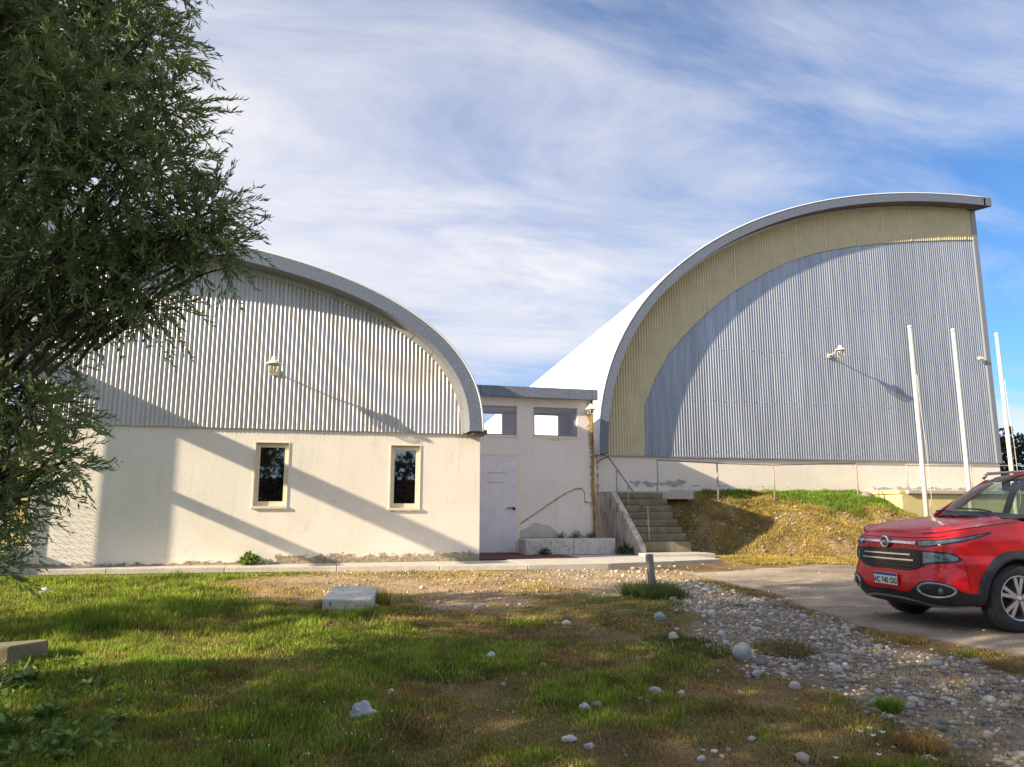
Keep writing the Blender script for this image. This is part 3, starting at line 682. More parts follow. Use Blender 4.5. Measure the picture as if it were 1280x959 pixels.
# ---------------- small things on the ground
def rock(name, mat, p, sx, sy, sz, lab, cat='stone', group=None, seed=1, rz=0, sub=3, flat=.35, rough=.22):
    bm = bmesh.new(); bmesh.ops.create_icosphere(bm, subdivisions=sub, radius=.5); r_ = random.Random(seed)
    ph = [r_.uniform(0, 6) for _ in range(6)]
    for v in bm.verts:
        c = v.co*2; d = 1+rough*(math.sin(2.3*c.x+ph[0])*math.sin(2.9*c.y+ph[1])+.6*math.sin(5*c.z+ph[2]+c.x*3)*math.sin(4.4*c.x+ph[3]))
        v.co = Vector((c.x*sx/2, c.y*sy/2, c.z*sz/2))*d
    me = bpy.data.meshes.new(name); bm.to_mesh(me); bm.free(); me.polygons.foreach_set('use_smooth', [True]*len(me.polygons))
    o = link(name, me, mat); o.location = (p[0], p[1], p[2]+sz*flat); o.rotation_euler = (0, 0, rz); return tag(o, lab, cat, group)
def pxm(p): return (Vector(p)-CO).dot(_f)/F     # metres per photo pixel at p
def rk(px, py, w, h, mat, lab, seed, name='stone', rough=.22, flat=.3):
    p = G(px, py); s = pxm(p); return rock(name, mat, p, w*s, w*s*.8, h*s*1.2, lab, 'stone', None, seed, random.uniform(-.3, .3), 3, flat, rough)
rk(928, 824, 25, 21, 'rock_grey', 'largest grey boulder at the edge of the gravel patch', 3, 'boulder', .13, .33)
rk(453, 896, 34, 15, 'rock_dark', 'crumpled silvery grey stone lying in the grass', 4, rough=.35)
rk(613, 824, 13, 9, 'rock_white', 'small white stone in the middle of the lawn', 5, rough=.3)
rk(842, 799, 14, 8, 'rock_white', 'white stone lying in the green grass patch near the gravel', 6)
rk(825, 775, 15, 9, 'rock_grey', 'pale angular stone just below the leaning post', 7, rough=.3)
rk(731, 888, 15, 8, 'rock_white', 'angular white stone right of the silvery one, in brown turf', 8, rough=.35)
rk(820, 868, 17, 9, 'rock_grey', 'bluish stone in brown turf below the boulder', 9)
rk(712, 926, 20, 6, 'rock_white', 'flat white stone near the bottom edge of the lawn', 10)
rk(736, 936, 14, 7, 'rock_grey', 'flat grey stone beside the flat white one at the bottom edge', 11)
rk(852, 870, 10, 7, 'rock_white', 'small yellowish stone right of the bluish stone', 12)
rk(946, 846, 10, 10, 'rock_white', 'small pale stone standing below the boulder', 13)
rk(994, 862, 14, 11, 'rock_white', 'round white stone at the lower left of the gravel', 14, rough=.06)
rk(877, 951, 14, 6, 'rock_white', 'small white stone at the bottom edge right of the centre', 15)
rk(940, 926, 10, 6, 'rock_white', 'small flat white stone in dark turf near the bottom', 16)
rk(597, 762, 10, 6, 'rock_white', 'white pebble on the shaded dirt behind the lawn', 17)
rk(57, 742, 13, 8, 'rock_white', 'white stone in the grass by the left bush', 18)
rock('stone', 'rock_dark2', (13.85, 16.8, Hs(13.85, 16.8)-.08), .42, .34, .26, 'rough concrete lump at the foot of the last railing post', 'stone', None, 19, .2, 3, .5, .12)
# white slab block in the dirt
p = G(433, 763); s_ = pxm(p); bx = MB().box(-.29, .29, 0, .62, -.12, .11)
o = bx.build('concrete_block', 'white_block', bevel=.02); o.location = (p.x, p.y, p.z+.02); o.rotation_euler = (R(9), R(1), R(-13)); tag(o, 'flat white painted concrete block lying on the bare dirt', 'block')
# slab at left edge
p = G(20, 832); o = MB().prism([(-.55, -.28), (.20, -.26), (.36, .10), (.30, .22), (-.55, .30)], 'z', 0, .16).build('broken_slab', 'concrete_moss', bevel=.015)
p2 = G(28, 836); o.location = (p2.x-.28, p2.y+.25, p2.z+.0); o.rotation_euler = (R(-3), R(-3), R(-4)); tag(o, 'broken grey concrete slab at the left edge of the lawn', 'slab')
# leaning post
p = G(816, 738); s_ = pxm(p)
o = MB().box(-.045, .045, -.04, .04, -.2, .52).build('wooden_post', 'wood_old', bevel=.006); o.location = p; o.rotation_euler = (0, R(-5), R(8)); tag(o, 'short grey wooden post leaning beside a tuft of grass', 'post')
# pale broken concrete lump left of the hall
o = MB().prism([(-.6, 0), (.25, 0), (.28, .42), (.1, .44), (-.2, .22), (-.6, .1)], 'y', 0, .4).build('concrete_chunk', 'concrete_light', bevel=.02)
o.location = (-4.85, 13.75, -.08); tag(o, 'sloping concrete chunk at the left corner of the lower hall', 'kerb')
# ---------------- things left of the hall
gw = empty('garden_wall', (-8, 17.5, 0), 'ochre garden wall with pale coping seen left of the lower hall', 'wall')
MB().box(-16, -4.7, 17.2, 17.45, -.2, .55).build('wall', 'ochre', gw); MB().box(-16, -4.7, 17.1, 17.5, .552, .72).build('coping', 'concrete_light', gw, bevel=.01)
MB().box(-4.78, -4.60, YL+.02, YL+.20, -.1, 2.3).build('gate_post', 'ochre', bevel=.01)
tag(bpy.data.objects['gate_post'], 'narrow yellow gate post against the left end of the lower hall', 'post')
tag(MB().box(-5.9, -5.72, 14.9, 15.08, -.1, 1.1).build('fence_post', 'concrete', bevel=.01), 'squat grey concrete fence post at the left edge behind the tree', 'post')

# ------------------------------------------------------------------ foliage helpers
def frames(d):
    d = d/np.linalg.norm(d, axis=1, keepdims=True); up = np.where(np.abs(d[:, 2:3]) > .9, [[1., 0, 0]], [[0., 0, 1]])
    a = np.cross(d, up); a /= np.linalg.norm(a, axis=1, keepdims=True); return d, a, np.cross(a, d)
def leaves_mesh(name, P, Dr, Ln, Wd, colr, roll=None, mat='foliage', parent=None, curl=.12):
    n = len(P); d, a, b_ = frames(Dr)
    if roll is None: roll = rng.uniform(0, 2*np.pi, n)
    w = a*np.cos(roll)[:, None]+b_*np.sin(roll)[:, None]; nn = np.cross(w, d)
    L_ = Ln[:, None]; W_ = Wd[:, None]
    V = np.stack([P, P+d*L_*.42+w*W_*.5+nn*L_*.03, P+d*L_-nn*L_*curl, P+d*L_*.42-w*W_*.5+nn*L_*.03], 1).reshape(-1, 3)
    i = np.arange(n)*4; FA = np.stack([i, i+1, i+2, i, i+2, i+3], 1).ravel()
    return link(name, npmesh(name, V, FA, 3, np.repeat(colr, 4, 0)), mat, parent)
def twigs(C, Rr, nper, outw, tl=.32, ll=.078, lw=.011, nl=24, droop=-.1, center=None):
    """twig clusters in ellipsoids; returns leaf arrays"""
    P = []; D_ = []; L_ = []; Wd = []
    for (c, r, k) in zip(C, Rr, nper):
        u = rng.normal(size=(k, 3)); u /= np.linalg.norm(u, axis=1, keepdims=True)
        rad = rng.random(k)**.45; b0 = np.asarray(c)+u*rad[:, None]*np.asarray(r)*np.array([1, 1, .9])
        dr = u*.75+rng.normal(size=(k, 3))*.45+np.array([.35, -.1, .25+droop])*outw
        dr /= np.linalg.norm(dr, axis=1, keepdims=True)
        t = np.linspace(.05, 1, nl); T = tl*rng.uniform(.6, 1.25, k)
        sag = np.array([0, 0, -.18])
        pos = b0[:, None]+dr[:, None]*(t[None, :, None]*T[:, None, None])+sag*(t[None, :, None]**2)*T[:, None, None]
        side = rng.normal(size=(k, nl, 3)); ld = dr[:, None]*1.15+side*.46+np.array([0, 0, .02])
        P.append(pos.reshape(-1, 3)); D_.append(ld.reshape(-1, 3)); L_.append((ll*rng.uniform(.6, 1.25, (k, nl))*(1-.35*t[None]**3)).ravel()); Wd.append((lw*rng.uniform(.75, 1.3, (k, nl))).ravel())
    return map(np.concatenate, (P, D_, L_, Wd))
def limb(b, p0, p1, r0, r1, bend=.12, n=6):
    p0 = Vector(p0); p1 = Vector(p1); l = (p1-p0).length; pts = []
    o1 = Vector((random.uniform(-1, 1), random.uniform(-1, 1), random.uniform(.2, 1)))*bend*l
    for i in range(n+1):
        t = i/n; pts.append(p0.lerp(p1, t)+o1*math.sin(math.pi*t)+Vector((random.uniform(-1, 1), random.uniform(-1, 1), random.uniform(-1, 1)))*.015*l)
    b.tube(pts, [r0+(r1-r0)*i/n for i in range(n+1)], 7)
# ---------------- the big tree at the left
tr = empty('willow_tree', (-3.2, 6.5, Hs(-3.2, 6.5)), 'big dark narrow leaved tree filling the left edge of the picture', 'tree')
blobs = [(40, 30, 6.6, 120), (150, 40, 6.4, 85), (205, 55, 6.3, 50), (225, 130, 6.4, 45), (120, 140, 6.0, 95), (30, 170, 6.3, 110), (225, 200, 6.3, 48), (170, 230, 6.2, 80), (235, 285, 6.4, 55), (285, 262, 6.4, 28), (290, 310, 6.5, 38), (110, 310, 6.3, 70), (180, 340, 6.4, 60), (215, 372, 6.4, 26), (165, 385, 6.4, 22), (20, 340, 6.6, 85), (110, 372, 6.5, 40), (50, 385, 6.5, 48), (60, 430, 6.6, 58), (20, 500, 6.5, 70), (75, 510, 6.4, 42), (55, 575, 6.3, 55), (110, 575, 6.3, 24), (15, 640, 6.2, 50), (50, 620, 6.3, 30), (10, 700, 6.0, 28),
         (-120, 60, 6.6, 150), (-120, 250, 6.6, 150), (-120, 450, 6.6, 150), (-90, 560, 6.3, 60), (60, -110, 6.6, 140), (190, -60, 6.4, 70), (-80, -150, 7, 170), (60, -280, 7.0, 150), (-60, 250, 8.2, 170), (40, 60, 8.2, 150)]
C_ = []; R_ = []; K_ = []; isin = []
for (px, py, D, r) in blobs:
    D *= .88
    px -= 22
    if py > 390: px -= 10
    if px+r*.9 > 60 and py < 330: r *= .93
    rw = r*D/F; C_.append(np.array(aD(px, py, D))); R_.append((rw, rw, rw)); vis = (px+r > 0 and py+r > 0)
    K_.append(int((100 if not vis else 225 if py < 340 else 165)*(rw/.5)**1.9)+16); isin.append(vis)
for cc, r_ in (((-3.0, 5.8, 4.5), .9), ((-3.0, 5.35, 5.5), .85), ((-3.0, 4.95, 6.5), .85), ((-2.9, 4.5, 7.4), .8)): C_.append(np.array(cc)); R_.append((r_, r_, r_)); K_.append(260); isin.append(False)
P, D_, L_, Wd = twigs(C_, R_, K_, .5, tl=.30, ll=.088, lw=.0135, nl=22)
hgt = fb(P[:, 0]*1.7+P[:, 2], P[:, 1]*1.7-P[:, 2]*.7, .7, 81, 3); rr_ = rng.random(len(P))
lc = mix3(cv(.10, .16, .05)[None]+0*P, cv(.34, .43, .16)[None]+0*P, np.clip(hgt*1.3-.3+rr_*.35, 0, 1)); lc[rr_ > .80] = (.30, .36, .20); lc[rr_ > .95] = (.44, .48, .36); lc[rr_ > .99] = (.42, .36, .12)
leaves_mesh('crown', P, D_, L_, Wd, lc, parent=tr)['kind'] = 'stuff'
b = MB(); tb = Vector((-3.2, 6.5, Hs(-3.2, 6.5)-.1)); tt = Vector((-2.9, 6.4, 3.2)); t3 = Vector((-2.6, 6.3, 6.0))
b.tube([tb, tb.lerp(tt, .1), tb.lerp(tt, .5)+Vector((.08, 0, 0)), tt, tt.lerp(t3, .5), t3], [.30, .22, .19, .15, .10, .04], 12); b.build('trunk', 'bark', tr, smooth=True)
for c, rr2, v in zip(C_, R_, isin):
    c = Vector(c)
    zf = min(max((c.z-1.2)*.75, .5), 5.9); a = tb.lerp(tt, zf/3.2) if zf < 3.2 else tt.lerp(t3, (zf-3.2)/3.3)
    bl = MB(); limb(bl, a, c, .022, .008)
    for k in range(7 if v else 3):
        u = Vector((random.gauss(0, 1), random.gauss(0, 1), random.gauss(0, 1))).normalized()*rr2[0]*.85; limb(bl, a.lerp(c, random.uniform(.6, 1)), c+u, .014, .004, .1, 4)
    bl.build('limb', 'bark', tr, smooth=True)
# ---------------- trees and an added timber frame off the left of the frame, whose shade falls on lawn and wall
def shade_tree(x, y, h, bl, lab, ll=.16, dens_=1.0):
    e = empty('broadleaf_tree', (x, y, Hs(x, y)), lab, 'tree', 'trees left of the lawn')
    t_ = MB(); t_.tube([(x, y, -.7), (x+.05, y, h*.3), (x-.05, y+.05, h*.6)], [.26, .2, .12], 10); t_.build('trunk', 'bark', e, smooth=True)
    CC = []; RR = []; KK = []
    lb = MB()
    for (dx, dy, z, r) in bl:
        CC.append(np.array((x+dx, y+dy, z))); RR.append((r, r, r*.9)); KK.append(int(96*dens_*(r/.8)**2)+8); limb(lb, (x, y, min(z, h*.5)), (x+dx, y+dy, z), .07, .02)
    lb.build('limb', 'bark', e, smooth=True)
    P, D_, L_, Wd = twigs(CC, RR, KK, .2, tl=.5, ll=ll, lw=ll*.45, nl=14)
    rr_ = rng.random(len(P)); lc = mix3(cv(.04, .06, .02)[None]+0*P, cv(.09, .12, .03)[None]+0*P, rr_)
    leaves_mesh('crown', P, D_, L_, Wd, lc, parent=e)['kind'] = 'stuff'
shade_tree(-8.0, 3.9, 8.5, [(0, .3, 1.6, 1.5), (0, -.3, 3.0, 1.6), (0, .5, 4.4, 1.5), (.2, -.8, 5.4, 1.5), (-.3, 1.0, 5.9, 1.1), (0, -1.6, 3.2, 1.5), (0, 0, 7.0, 1.3), (.5, -2.4, 4.6, 1.4)], 'bushy broadleaf tree at the left side of the lawn, outside the picture')
shade_tree(-8.6, -.6, 8.5, [(0, .6, 1.6, 1.6), (0, -.6, 3.0, 1.7), (0, .8, 4.4, 1.7), (.2, -.8, 5.8, 1.6), (0, .9, 6.8, 1.3), (0, -1.9, 4, 1.6)], 'bushy broadleaf tree behind the left shoulder of the photographer, outside the picture')
shade_tree(-9.5, 7.0, 5.4, [(0, .5, 2.5, .7), (0, .45, 3.3, .72), (0, .3, 4.1, .75), (0, 0, 4.9, .7)], 'slim broadleaf tree beyond the left tree, outside the picture')
# ---------------- unseen timber frame, added to cast the shadow bars on the wall
pg = empty('shadow_frame', (-6.1, 13.4, 0), 'added timber post with two cross beams that shade the wall of the lower hall, outside the picture', 'shadow caster')
MB().box(-6.2, -6.0, 13.27, 13.50, -.2, 4.0).build('post', 'wood_old', pg)
MB().box(-6.2, -6.05, 11.2, 13.95, 3.86, 4.18).build('beam', 'wood_old', pg)
MB().box(-6.2, -6.1, 11.9, 13.55, 2.72, 2.90).build('beam', 'wood_old', pg)
cf = empty('chain_link_fence', (-5.0, 13.5, 0), 'chain link fence on a steel post at the left end of the lower hall', 'fence')
MB().tube([(-4.98, 13.98, -.1), (-4.98, 13.98, 1.62)], .028).build('post', 'rail_grey', cf, smooth=True)
b = MB(); c_ = .055; y0, y1 = 13.55, 13.98
for k in range(int((y1-y0)/c_)):
    pts = []; z = -.05; sgn = 0
    while z < 1.55: pts.append((-4.98+.003*(-1)**sgn, y0+(k+(sgn % 2))*c_, z)); z += c_; sgn += 1
    b.tube(pts, .0045, 3, False)
b.build('mesh', 'rail_grey', cf)['kind'] = 'stuff'

# ---------------- dark hedge behind the hall, right, and far vegetation
def far_hedge(name, x0, x1, y, h, seed, lab, cat='hedge', n=9000, col0=(.018, .026, .012), col1=(.06, .075, .03), dep=2.2, lf=.22):
    r2 = np.random.default_rng(seed); e = empty(name, ((x0+x1)/2, y, 0), lab, cat)
    P = np.stack([r2.uniform(x0, x1, n), y+r2.uniform(-dep/2, dep/2, n), np.zeros(n)], 1)
    ht = h*(.72+.4*fb(P[:, 0], P[:, 1]*.3, 1.6, seed, 3)); P[:, 2] = ht*r2.random(n)**.55
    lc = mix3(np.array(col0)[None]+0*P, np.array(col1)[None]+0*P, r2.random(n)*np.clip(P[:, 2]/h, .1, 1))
    leaves_mesh('foliage', P, r2.normal(size=(n, 3))+[0, 0, .6], np.full(n, lf), np.full(n, lf*.5), lc, parent=e)['kind'] = 'stuff'
    b = MB()
    for x in np.arange(x0+.6, x1, 1.4): b.tube([(x, y, -.1), (x+.1, y, h*.5), (x, y, h*.75)], [.09, .07, .03], 6)
    b.build('stems', 'bark', e)['kind'] = 'stuff'
    MB().box(x0+.3, x1-.3, y+.1, y+.5, -.1, h*.62).build('inner_growth', 'bark', e)
far_hedge('hedge', 21.5, 36, 23.5, 3.9, 5, 'dark tall hedge at the right edge behind the tall hall', n=12000)
far_hedge('hedge', -30, -5.2, 24, 2.4, 6, 'brown green hedge behind the ochre garden wall', n=9000, col0=(.05, .04, .02), col1=(.12, .10, .05))
far_hedge('tree_line', -70, -20, 70, 6, 8, 'distant tree line beyond the garden wall', 'tree line', n=9000, dep=10, lf=.8)
far_hedge('tree_line', 30, 120, 70, 6, 9, 'distant tree line behind the dark hedge', 'tree line', n=9000, dep=10, lf=.8)
far_hedge('hedge', -30, 40, -32, 5.5, 12, 'tall hedge far behind the photographer, outside the picture', n=12000, lf=.5)

# ------------------------------------------------------------------ gravel
ico = bmesh.new(); bmesh.ops.create_icosphere(ico, subdivisions=1, radius=.5); icoV = np.array([v.co[:] for v in ico.verts]); icoF = np.array([[v.index for v in f.verts] for f in ico.faces]); ico.free()
ico = bmesh.new(); bmesh.ops.create_icosphere(ico, subdivisions=2, radius=.5); ic2V = np.array([v.co[:] for v in ico.verts]); ic2F = np.array([[v.index for v in f.verts] for f in ico.faces]); ico.free()
n = 60000; gx = rng.uniform(0, 9, n); gy = rng.uniform(3.2, 13.5, n); gm, rm, sa_ = masks(gx, gy)
prob = np.clip(gm*1.15*(.45+.9*sm(fb(gx, gy, .55, 77, 3), .36, .58)), 0, 1)*(1-rm*.85)+sa_*(.12+.4*sm(gx, 3, 5.5))+rm*.05+.010
ok = rng.random(n) < prob; gx, gy = gx[ok], gy[ok]; n = len(gx)
dep = (gx*_f.x+gy*_f.y); sz = np.exp(rng.normal(np.log(.034), .48, n)); sz = np.clip(sz, .014, .13)*np.where(rm[ok] > .5, .5, 1.)*np.where(sa_[ok] > .5, .75, 1.)
inf = (gx*_r.x+gy*_r.y)/dep < .72; gx, gy, sz, dep = gx[inf], gy[inf], sz[inf], dep[inf]; n = len(gx)
# relax overlaps cheaply: drop stones too close to a bigger one
order = np.argsort(-sz); cell = {}; keep = []
for i in order:
    cx, cy = int(gx[i]/.06), int(gy[i]/.06); bad = False
    for a in (-1, 0, 1):
        for c in (-1, 0, 1):
            for j in cell.get((cx+a, cy+c), ()):
                if (gx[i]-gx[j])**2+(gy[i]-gy[j])**2 < (.36*(sz[i]+sz[j]))**2: bad = True; break
            if bad: break
        if bad: break
    if not bad: cell.setdefault((cx, cy), []).append(i); keep.append(i)
keep = np.array(keep); gx, gy, sz, dep = gx[keep], gy[keep], sz[keep], dep[keep]; n = len(gx)
gz = H(gx, gy)
inpatch = masks(gx, gy)[0] > .35
score = np.where(inpatch, sz/dep, 0); top = np.argsort(-score)[:280]; istop = np.zeros(n, bool); istop[top] = True
CCOL = [('pale grey', (.56, .52, .46)), ('mid grey', (.42, .39, .35)), ('dark grey', (.24, .235, .24)), ('sandy brown', (.42, .34, .26)), ('reddish brown', (.36, .24, .19)), ('whitish', (.64, .62, .58))]
protos = {}
for ci, (cn, c) in enumerate(CCOL):
    pm('cobble_'+cn.replace(' ', '_'), c, tuple(v*.72 for v in c), 5, tuple(min(1, v*1.3) for v in c), 14, .6, rough=.8, bump=.02, bsc=9)
    for k in range(4):
        V = ic2V.copy(); r_ = np.random.default_rng(k+ci*9); V *= 1+.17*np.sin(V[:, [1, 2, 0]]*5+r_.uniform(0, 6, 3)); V *= [1, r_.uniform(.62, .9), r_.uniform(.42, .66)]
        me = npmesh('cobble', V, ic2F.ravel(), 3, None, True); me.materials.append(MATS['cobble_'+cn.replace(' ', '_')]); protos[ci, k] = me
for i in top:
    ci = int(rng.choice(6, p=[.26, .26, .16, .14, .08, .10])); o = bpy.data.objects.new('cobble', protos[ci, random.randrange(4)]); COL.objects.link(o); s = float(sz[i])
    o.location = (gx[i], gy[i], gz[i]+s*.08); o.scale = (s, s, s); o.rotation_euler = (random.uniform(-.25, .25), random.uniform(-.25, .25), random.uniform(0, 6.28))
    w_ = 'the foremost corner of' if dep[i] < 5.2 else 'the near part of' if dep[i] < 6.3 else 'the middle of' if dep[i] < 7.8 else 'the far end of'
    tag(o, ('large ' if s > .085 else '')+CCOL[ci][0]+' rounded cobble in '+w_+' the gravel patch', 'cobble', 'larger cobbles in the gravel patch')
rs = np.where(~istop)[0]; m_ = len(rs); ang = rng.uniform(0, 6.28, m_); s = sz[rs]
V = icoV[None]*(1+.18*np.sin(icoV[None][:, :, [1, 2, 0]]*6+rng.uniform(0, 6, (m_, 1, 3)))); V = V*np.stack([s, s*rng.uniform(.6, .95, m_), s*rng.uniform(.4, .7, m_)], 1)[:, None]
ca, sa2 = np.cos(ang)[:, None], np.sin(ang)[:, None]; V = np.stack([V[..., 0]*ca-V[..., 1]*sa2, V[..., 0]*sa2+V[..., 1]*ca, V[..., 2]], -1)+np.stack([gx[rs], gy[rs], gz[rs]+s*.07], 1)[:, None]
pal = np.array([(.38, .35, .31), (.50, .46, .40), (.38, .32, .26), (.27, .25, .23), (.42, .31, .23), (.62, .58, .51), (.30, .26, .22)])
pc_ = pal[rng.integers(0, 7, m_)]*rng.uniform(.75, 1.15, (m_, 1))
FA = (icoF[None]+(np.arange(m_)*len(icoV))[:, None, None]).ravel()
tag(link('gravel', npmesh('gravel', V.reshape(-1, 3), FA, 3, np.repeat(pc_, len(icoV), 0), True), 'pebble_mat'), 'loose grey river pebbles spread between lawn and dirt road', 'gravel', kind='stuff')
# stones on the mound
n = 1500; mx = rng.uniform(8.1, 14, n); my = rng.uniform(13.3, 17.1, n); ft_ = 15.3-(mx-8)*.36; ok = (my > ft_-.3) & (rng.random(n) < np.clip(1.1-(mx-8)*.13, .15, 1)); mx, my = mx[ok], my[ok]; m_ = len(mx)
s = np.clip(np.exp(rng.normal(np.log(.05), .4, m_)), .02, .16); ang = rng.uniform(0, 6.28, m_)
V = icoV[None]*(1+.18*np.sin(icoV[None][:, :, [1, 2, 0]]*6+rng.uniform(0, 6, (m_, 1, 3))))*np.stack([s, s*.8, s*.6], 1)[:, None]+np.stack([mx, my, H(mx, my)+s*.12], 1)[:, None]
pc_ = np.array([(.30, .26, .20), (.40, .36, .30), (.22, .18, .13)])[rng.integers(0, 3, m_)]*rng.uniform(.8, 1.15, (m_, 1))
tag(link('rubble', npmesh('rubble', V.reshape(-1, 3), (icoF[None]+(np.arange(m_)*len(icoV))[:, None, None]).ravel(), 3, np.repeat(pc_, len(icoV), 0), True), 'pebble_mat'), 'small stones strewn over the earth mound by the stair', 'rubble', kind='stuff')

# ------------------------------------------------------------------ grass
def blades(name, x, y, h, w, col, lab, cat='grass', parent=None, lean=.5, kind='stuff', z=None):
    n = len(x); z = H(x, y)-.004 if z is None else z; th = rng.uniform(0, 2*np.pi, n); ph = rng.uniform(0, 2*np.pi, n); le = lean*rng.random(n)
    wd = np.stack([np.cos(th), np.sin(th), 0*th], 1)*w[:, None]; ld = np.stack([np.cos(ph)*le, np.sin(ph)*le, 1+0*le], 1)*h[:, None]
    B0 = np.stack([x, y, z], 1); mid = B0+ld*np.array([.35, .35, .55]); tip = B0+ld*np.array([1.1, 1.1, .95])
    V = np.stack([B0-wd*.5, B0+wd*.5, mid+wd*.4, mid-wd*.4, tip], 1).reshape(-1, 3)
    i = np.arange(n)*5; FA = np.stack([i, i+1, i+2, i, i+2, i+3, i+3, i+2, i+4], 1).ravel()
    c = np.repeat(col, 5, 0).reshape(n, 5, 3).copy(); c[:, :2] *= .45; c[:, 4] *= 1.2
    return tag(link(name, npmesh(name, V, FA, 3, c.reshape(-1, 3)), 'grass_mat', parent), lab, cat, kind=kind)
n = 680000
dist = np.exp(rng.uniform(np.log(4.0), np.log(15.5), n)); lat = rng.uniform(-.80, .78, n); gx = dist*_f.x/math.cos(PIT)+lat*dist*_r.x; gy = dist*_f.y/math.cos(PIT)+lat*dist*_r.y
gm, rm, sa_ = masks(gx, gy)
green = sm(.98-(gx+gy*.10)*.19+(fb(gx, gy, 1.3, 91, 4)-.5)*2.6, 0.1, .95)         # greener to the left
patch = sm(fb(gx, gy, .75, 97, 4), .40, .60)
p_ = (.25+.75*np.maximum(green, patch))*(1-.62*sa_)*(1-.9*gm)*(1-rm)
dryp = sm(fb(gx, gy, .6, 103, 3), .55, .68)
p_ = np.maximum(p_, dryp*.35*(1-rm)*(1-.5*gm))
ok = (rng.random(n) < p_) & (gy < 12.9-.12*np.clip(gx, 0, 6)) & (gx > -7) & ~((gx > 5.7) & (gx < 11.5) & (gy > 5.6) & (gy < 9.3) & (rm > .3))
gx, gy, gm, rm, sa_, green, patch, dist = [q[ok] for q in (gx, gy, gm, rm, sa_, green, patch, dist)]; n = len(gx); rr_ = rng.random(n)
tall = sm(fb(gx, gy, .45, 107, 3), .5, .75)
micro = fb(gx, gy, .16, 131, 3); hh = (.016+.026*green+.035*tall*green+.014*patch)*rng.uniform(.4, 1.5, n)*(1-.35*sa_)*(.5+micro); hh *= 1+1.0*np.exp(-((gx+2.1)**2+(gy-9.2)**2)/1.2)
ww = np.interp(dist, [4, 8, 15], [.0045, .007, .013])*rng.uniform(.7, 1.3, n)
gcol = mix3(cv(.32, .20, .075)[None]+0*gx[:, None], cv(.23, .33, .035)[None]+0*gx[:, None], np.clip(green*.9+patch*.30+(micro-.5)*1.6+(rr_-.5)*.6, 0, 1))
dry = (rr_ > .80+.12*green)[:, None]; gcol = np.where(dry, cv(.48, .36, .15), gcol); gcol = mix3(gcol, cv(.52, .36, .10)[None]+0*gcol, sa_*.8)
gcol *= (.25+1.4*fb(gx, gy, .30, 113, 4))[:, None]*rng.uniform(.5, 1.45, (n, 1))
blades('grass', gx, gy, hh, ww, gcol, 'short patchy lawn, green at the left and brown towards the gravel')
n2_ = 9000; dd = np.exp(rng.uniform(np.log(4.0), np.log(13), n2_)); la = rng.uniform(-.8, .78, n2_); qx = dd*_f.x/math.cos(PIT)+la*dd*_r.x; qy = dd*_f.y/math.cos(PIT)+la*dd*_r.y
ok = (qy < 12.5) & (masks(qx, qy)[1] < .3) & (rng.random(n2_) < .25+.9*sm(fb(qx, qy, .7, 151, 3), .5, .65)); qx, qy, dd = qx[ok], qy[ok], dd[ok]; n2_ = len(qx)
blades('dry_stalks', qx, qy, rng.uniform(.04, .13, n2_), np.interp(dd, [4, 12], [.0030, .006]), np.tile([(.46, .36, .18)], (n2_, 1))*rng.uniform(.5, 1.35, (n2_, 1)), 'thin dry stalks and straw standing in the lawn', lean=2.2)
# mound grass
n = 210000; gx = rng.uniform(8.0, 17, n); gy = rng.uniform(12.9, 17.5, n)
gg = sm((gx-11)*.28+(gy-15.5)*.5+(fb(gx, gy, .8, 61, 3)-.5)*2, .3, 1.0); yl = sm(fb(gx, gy, .7, 127, 3)-.10*(gy-14.4), .38, .58)
ok = (rng.random(n) < np.maximum(np.maximum(gg, yl*.9), .28+.6*sm(fb(gx, gy, .45, 137, 4), .40, .56))) & (gx < 14.55+9*(gy < 16.3)); gx, gy, gg = gx[ok], gy[ok], gg[ok]; n = len(gx)
gcol = mix3(cv(.46, .32, .09)[None]+0*gx[:, None], cv(.15, .27, .03)[None]+0*gx[:, None], np.clip(gg*.8+.25*fb(gx, gy, .5, 141, 3)+rng.normal(0, .15, n), 0, 1))*rng.uniform(.5, 1.3, (n, 1))*(.45+1.1*fb(gx, gy, .3, 143, 3))[:, None]
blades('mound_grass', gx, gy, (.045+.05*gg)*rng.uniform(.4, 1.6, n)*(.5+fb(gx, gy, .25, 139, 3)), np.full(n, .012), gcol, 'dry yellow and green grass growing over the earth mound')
def tuft(px, py, r, h, c0, c1, lab, n=900, name='grass_tuft', lean=1.1, w=.006):
    p = G(px, py); s = pxm(p); a = rng.uniform(0, 6.28, n); q_ = rng.random(n)**.6*r*s; x = p.x+q_*np.cos(a); y = p.y+q_*np.sin(a)
    col = mix3(np.array(c0)[None]+np.zeros((n, 1)), np.array(c1)[None]+np.zeros((n, 1)), rng.random(n))
    return blades(name, x, y, h*s*rng.uniform(.4, 1.1, n), np.full(n, w), col, lab, 'grass tuft', lean=lean, kind=None)
tuft(818, 745, 42, 20, (.05, .09, .02), (.12, .18, .04), 'dark green tuft round the foot of the leaning post', 1600)
tuft(1110, 890, 15, 20, (.10, .18, .02), (.22, .32, .04), 'bright yellow green tuft in the lower gravel', 500)
tuft(1150, 935, 30, 18, (.25, .16, .06), (.42, .28, .10), 'dry orange tuft at the lower edge of the gravel', 900)
tuft(1142, 803, 18, 10, (.22, .18, .06), (.34, .26, .10), 'low dry tuft beside the road in front of the red car', 500)
tuft(478, 757, 10, 24, (.30, .26, .06), (.44, .36, .10), 'upright dry tuft at the right end of the white block', 300, lean=.4)
tuft(402, 760, 8, 14, (.30, .26, .06), (.44, .36, .10), 'short dry tuft at the left end of the white block', 250, lean=.4)
tuft(980, 815, 38, 14, (.12, .13, .04), (.26, .20, .08), 'olive tuft inside the upper gravel patch', 900)
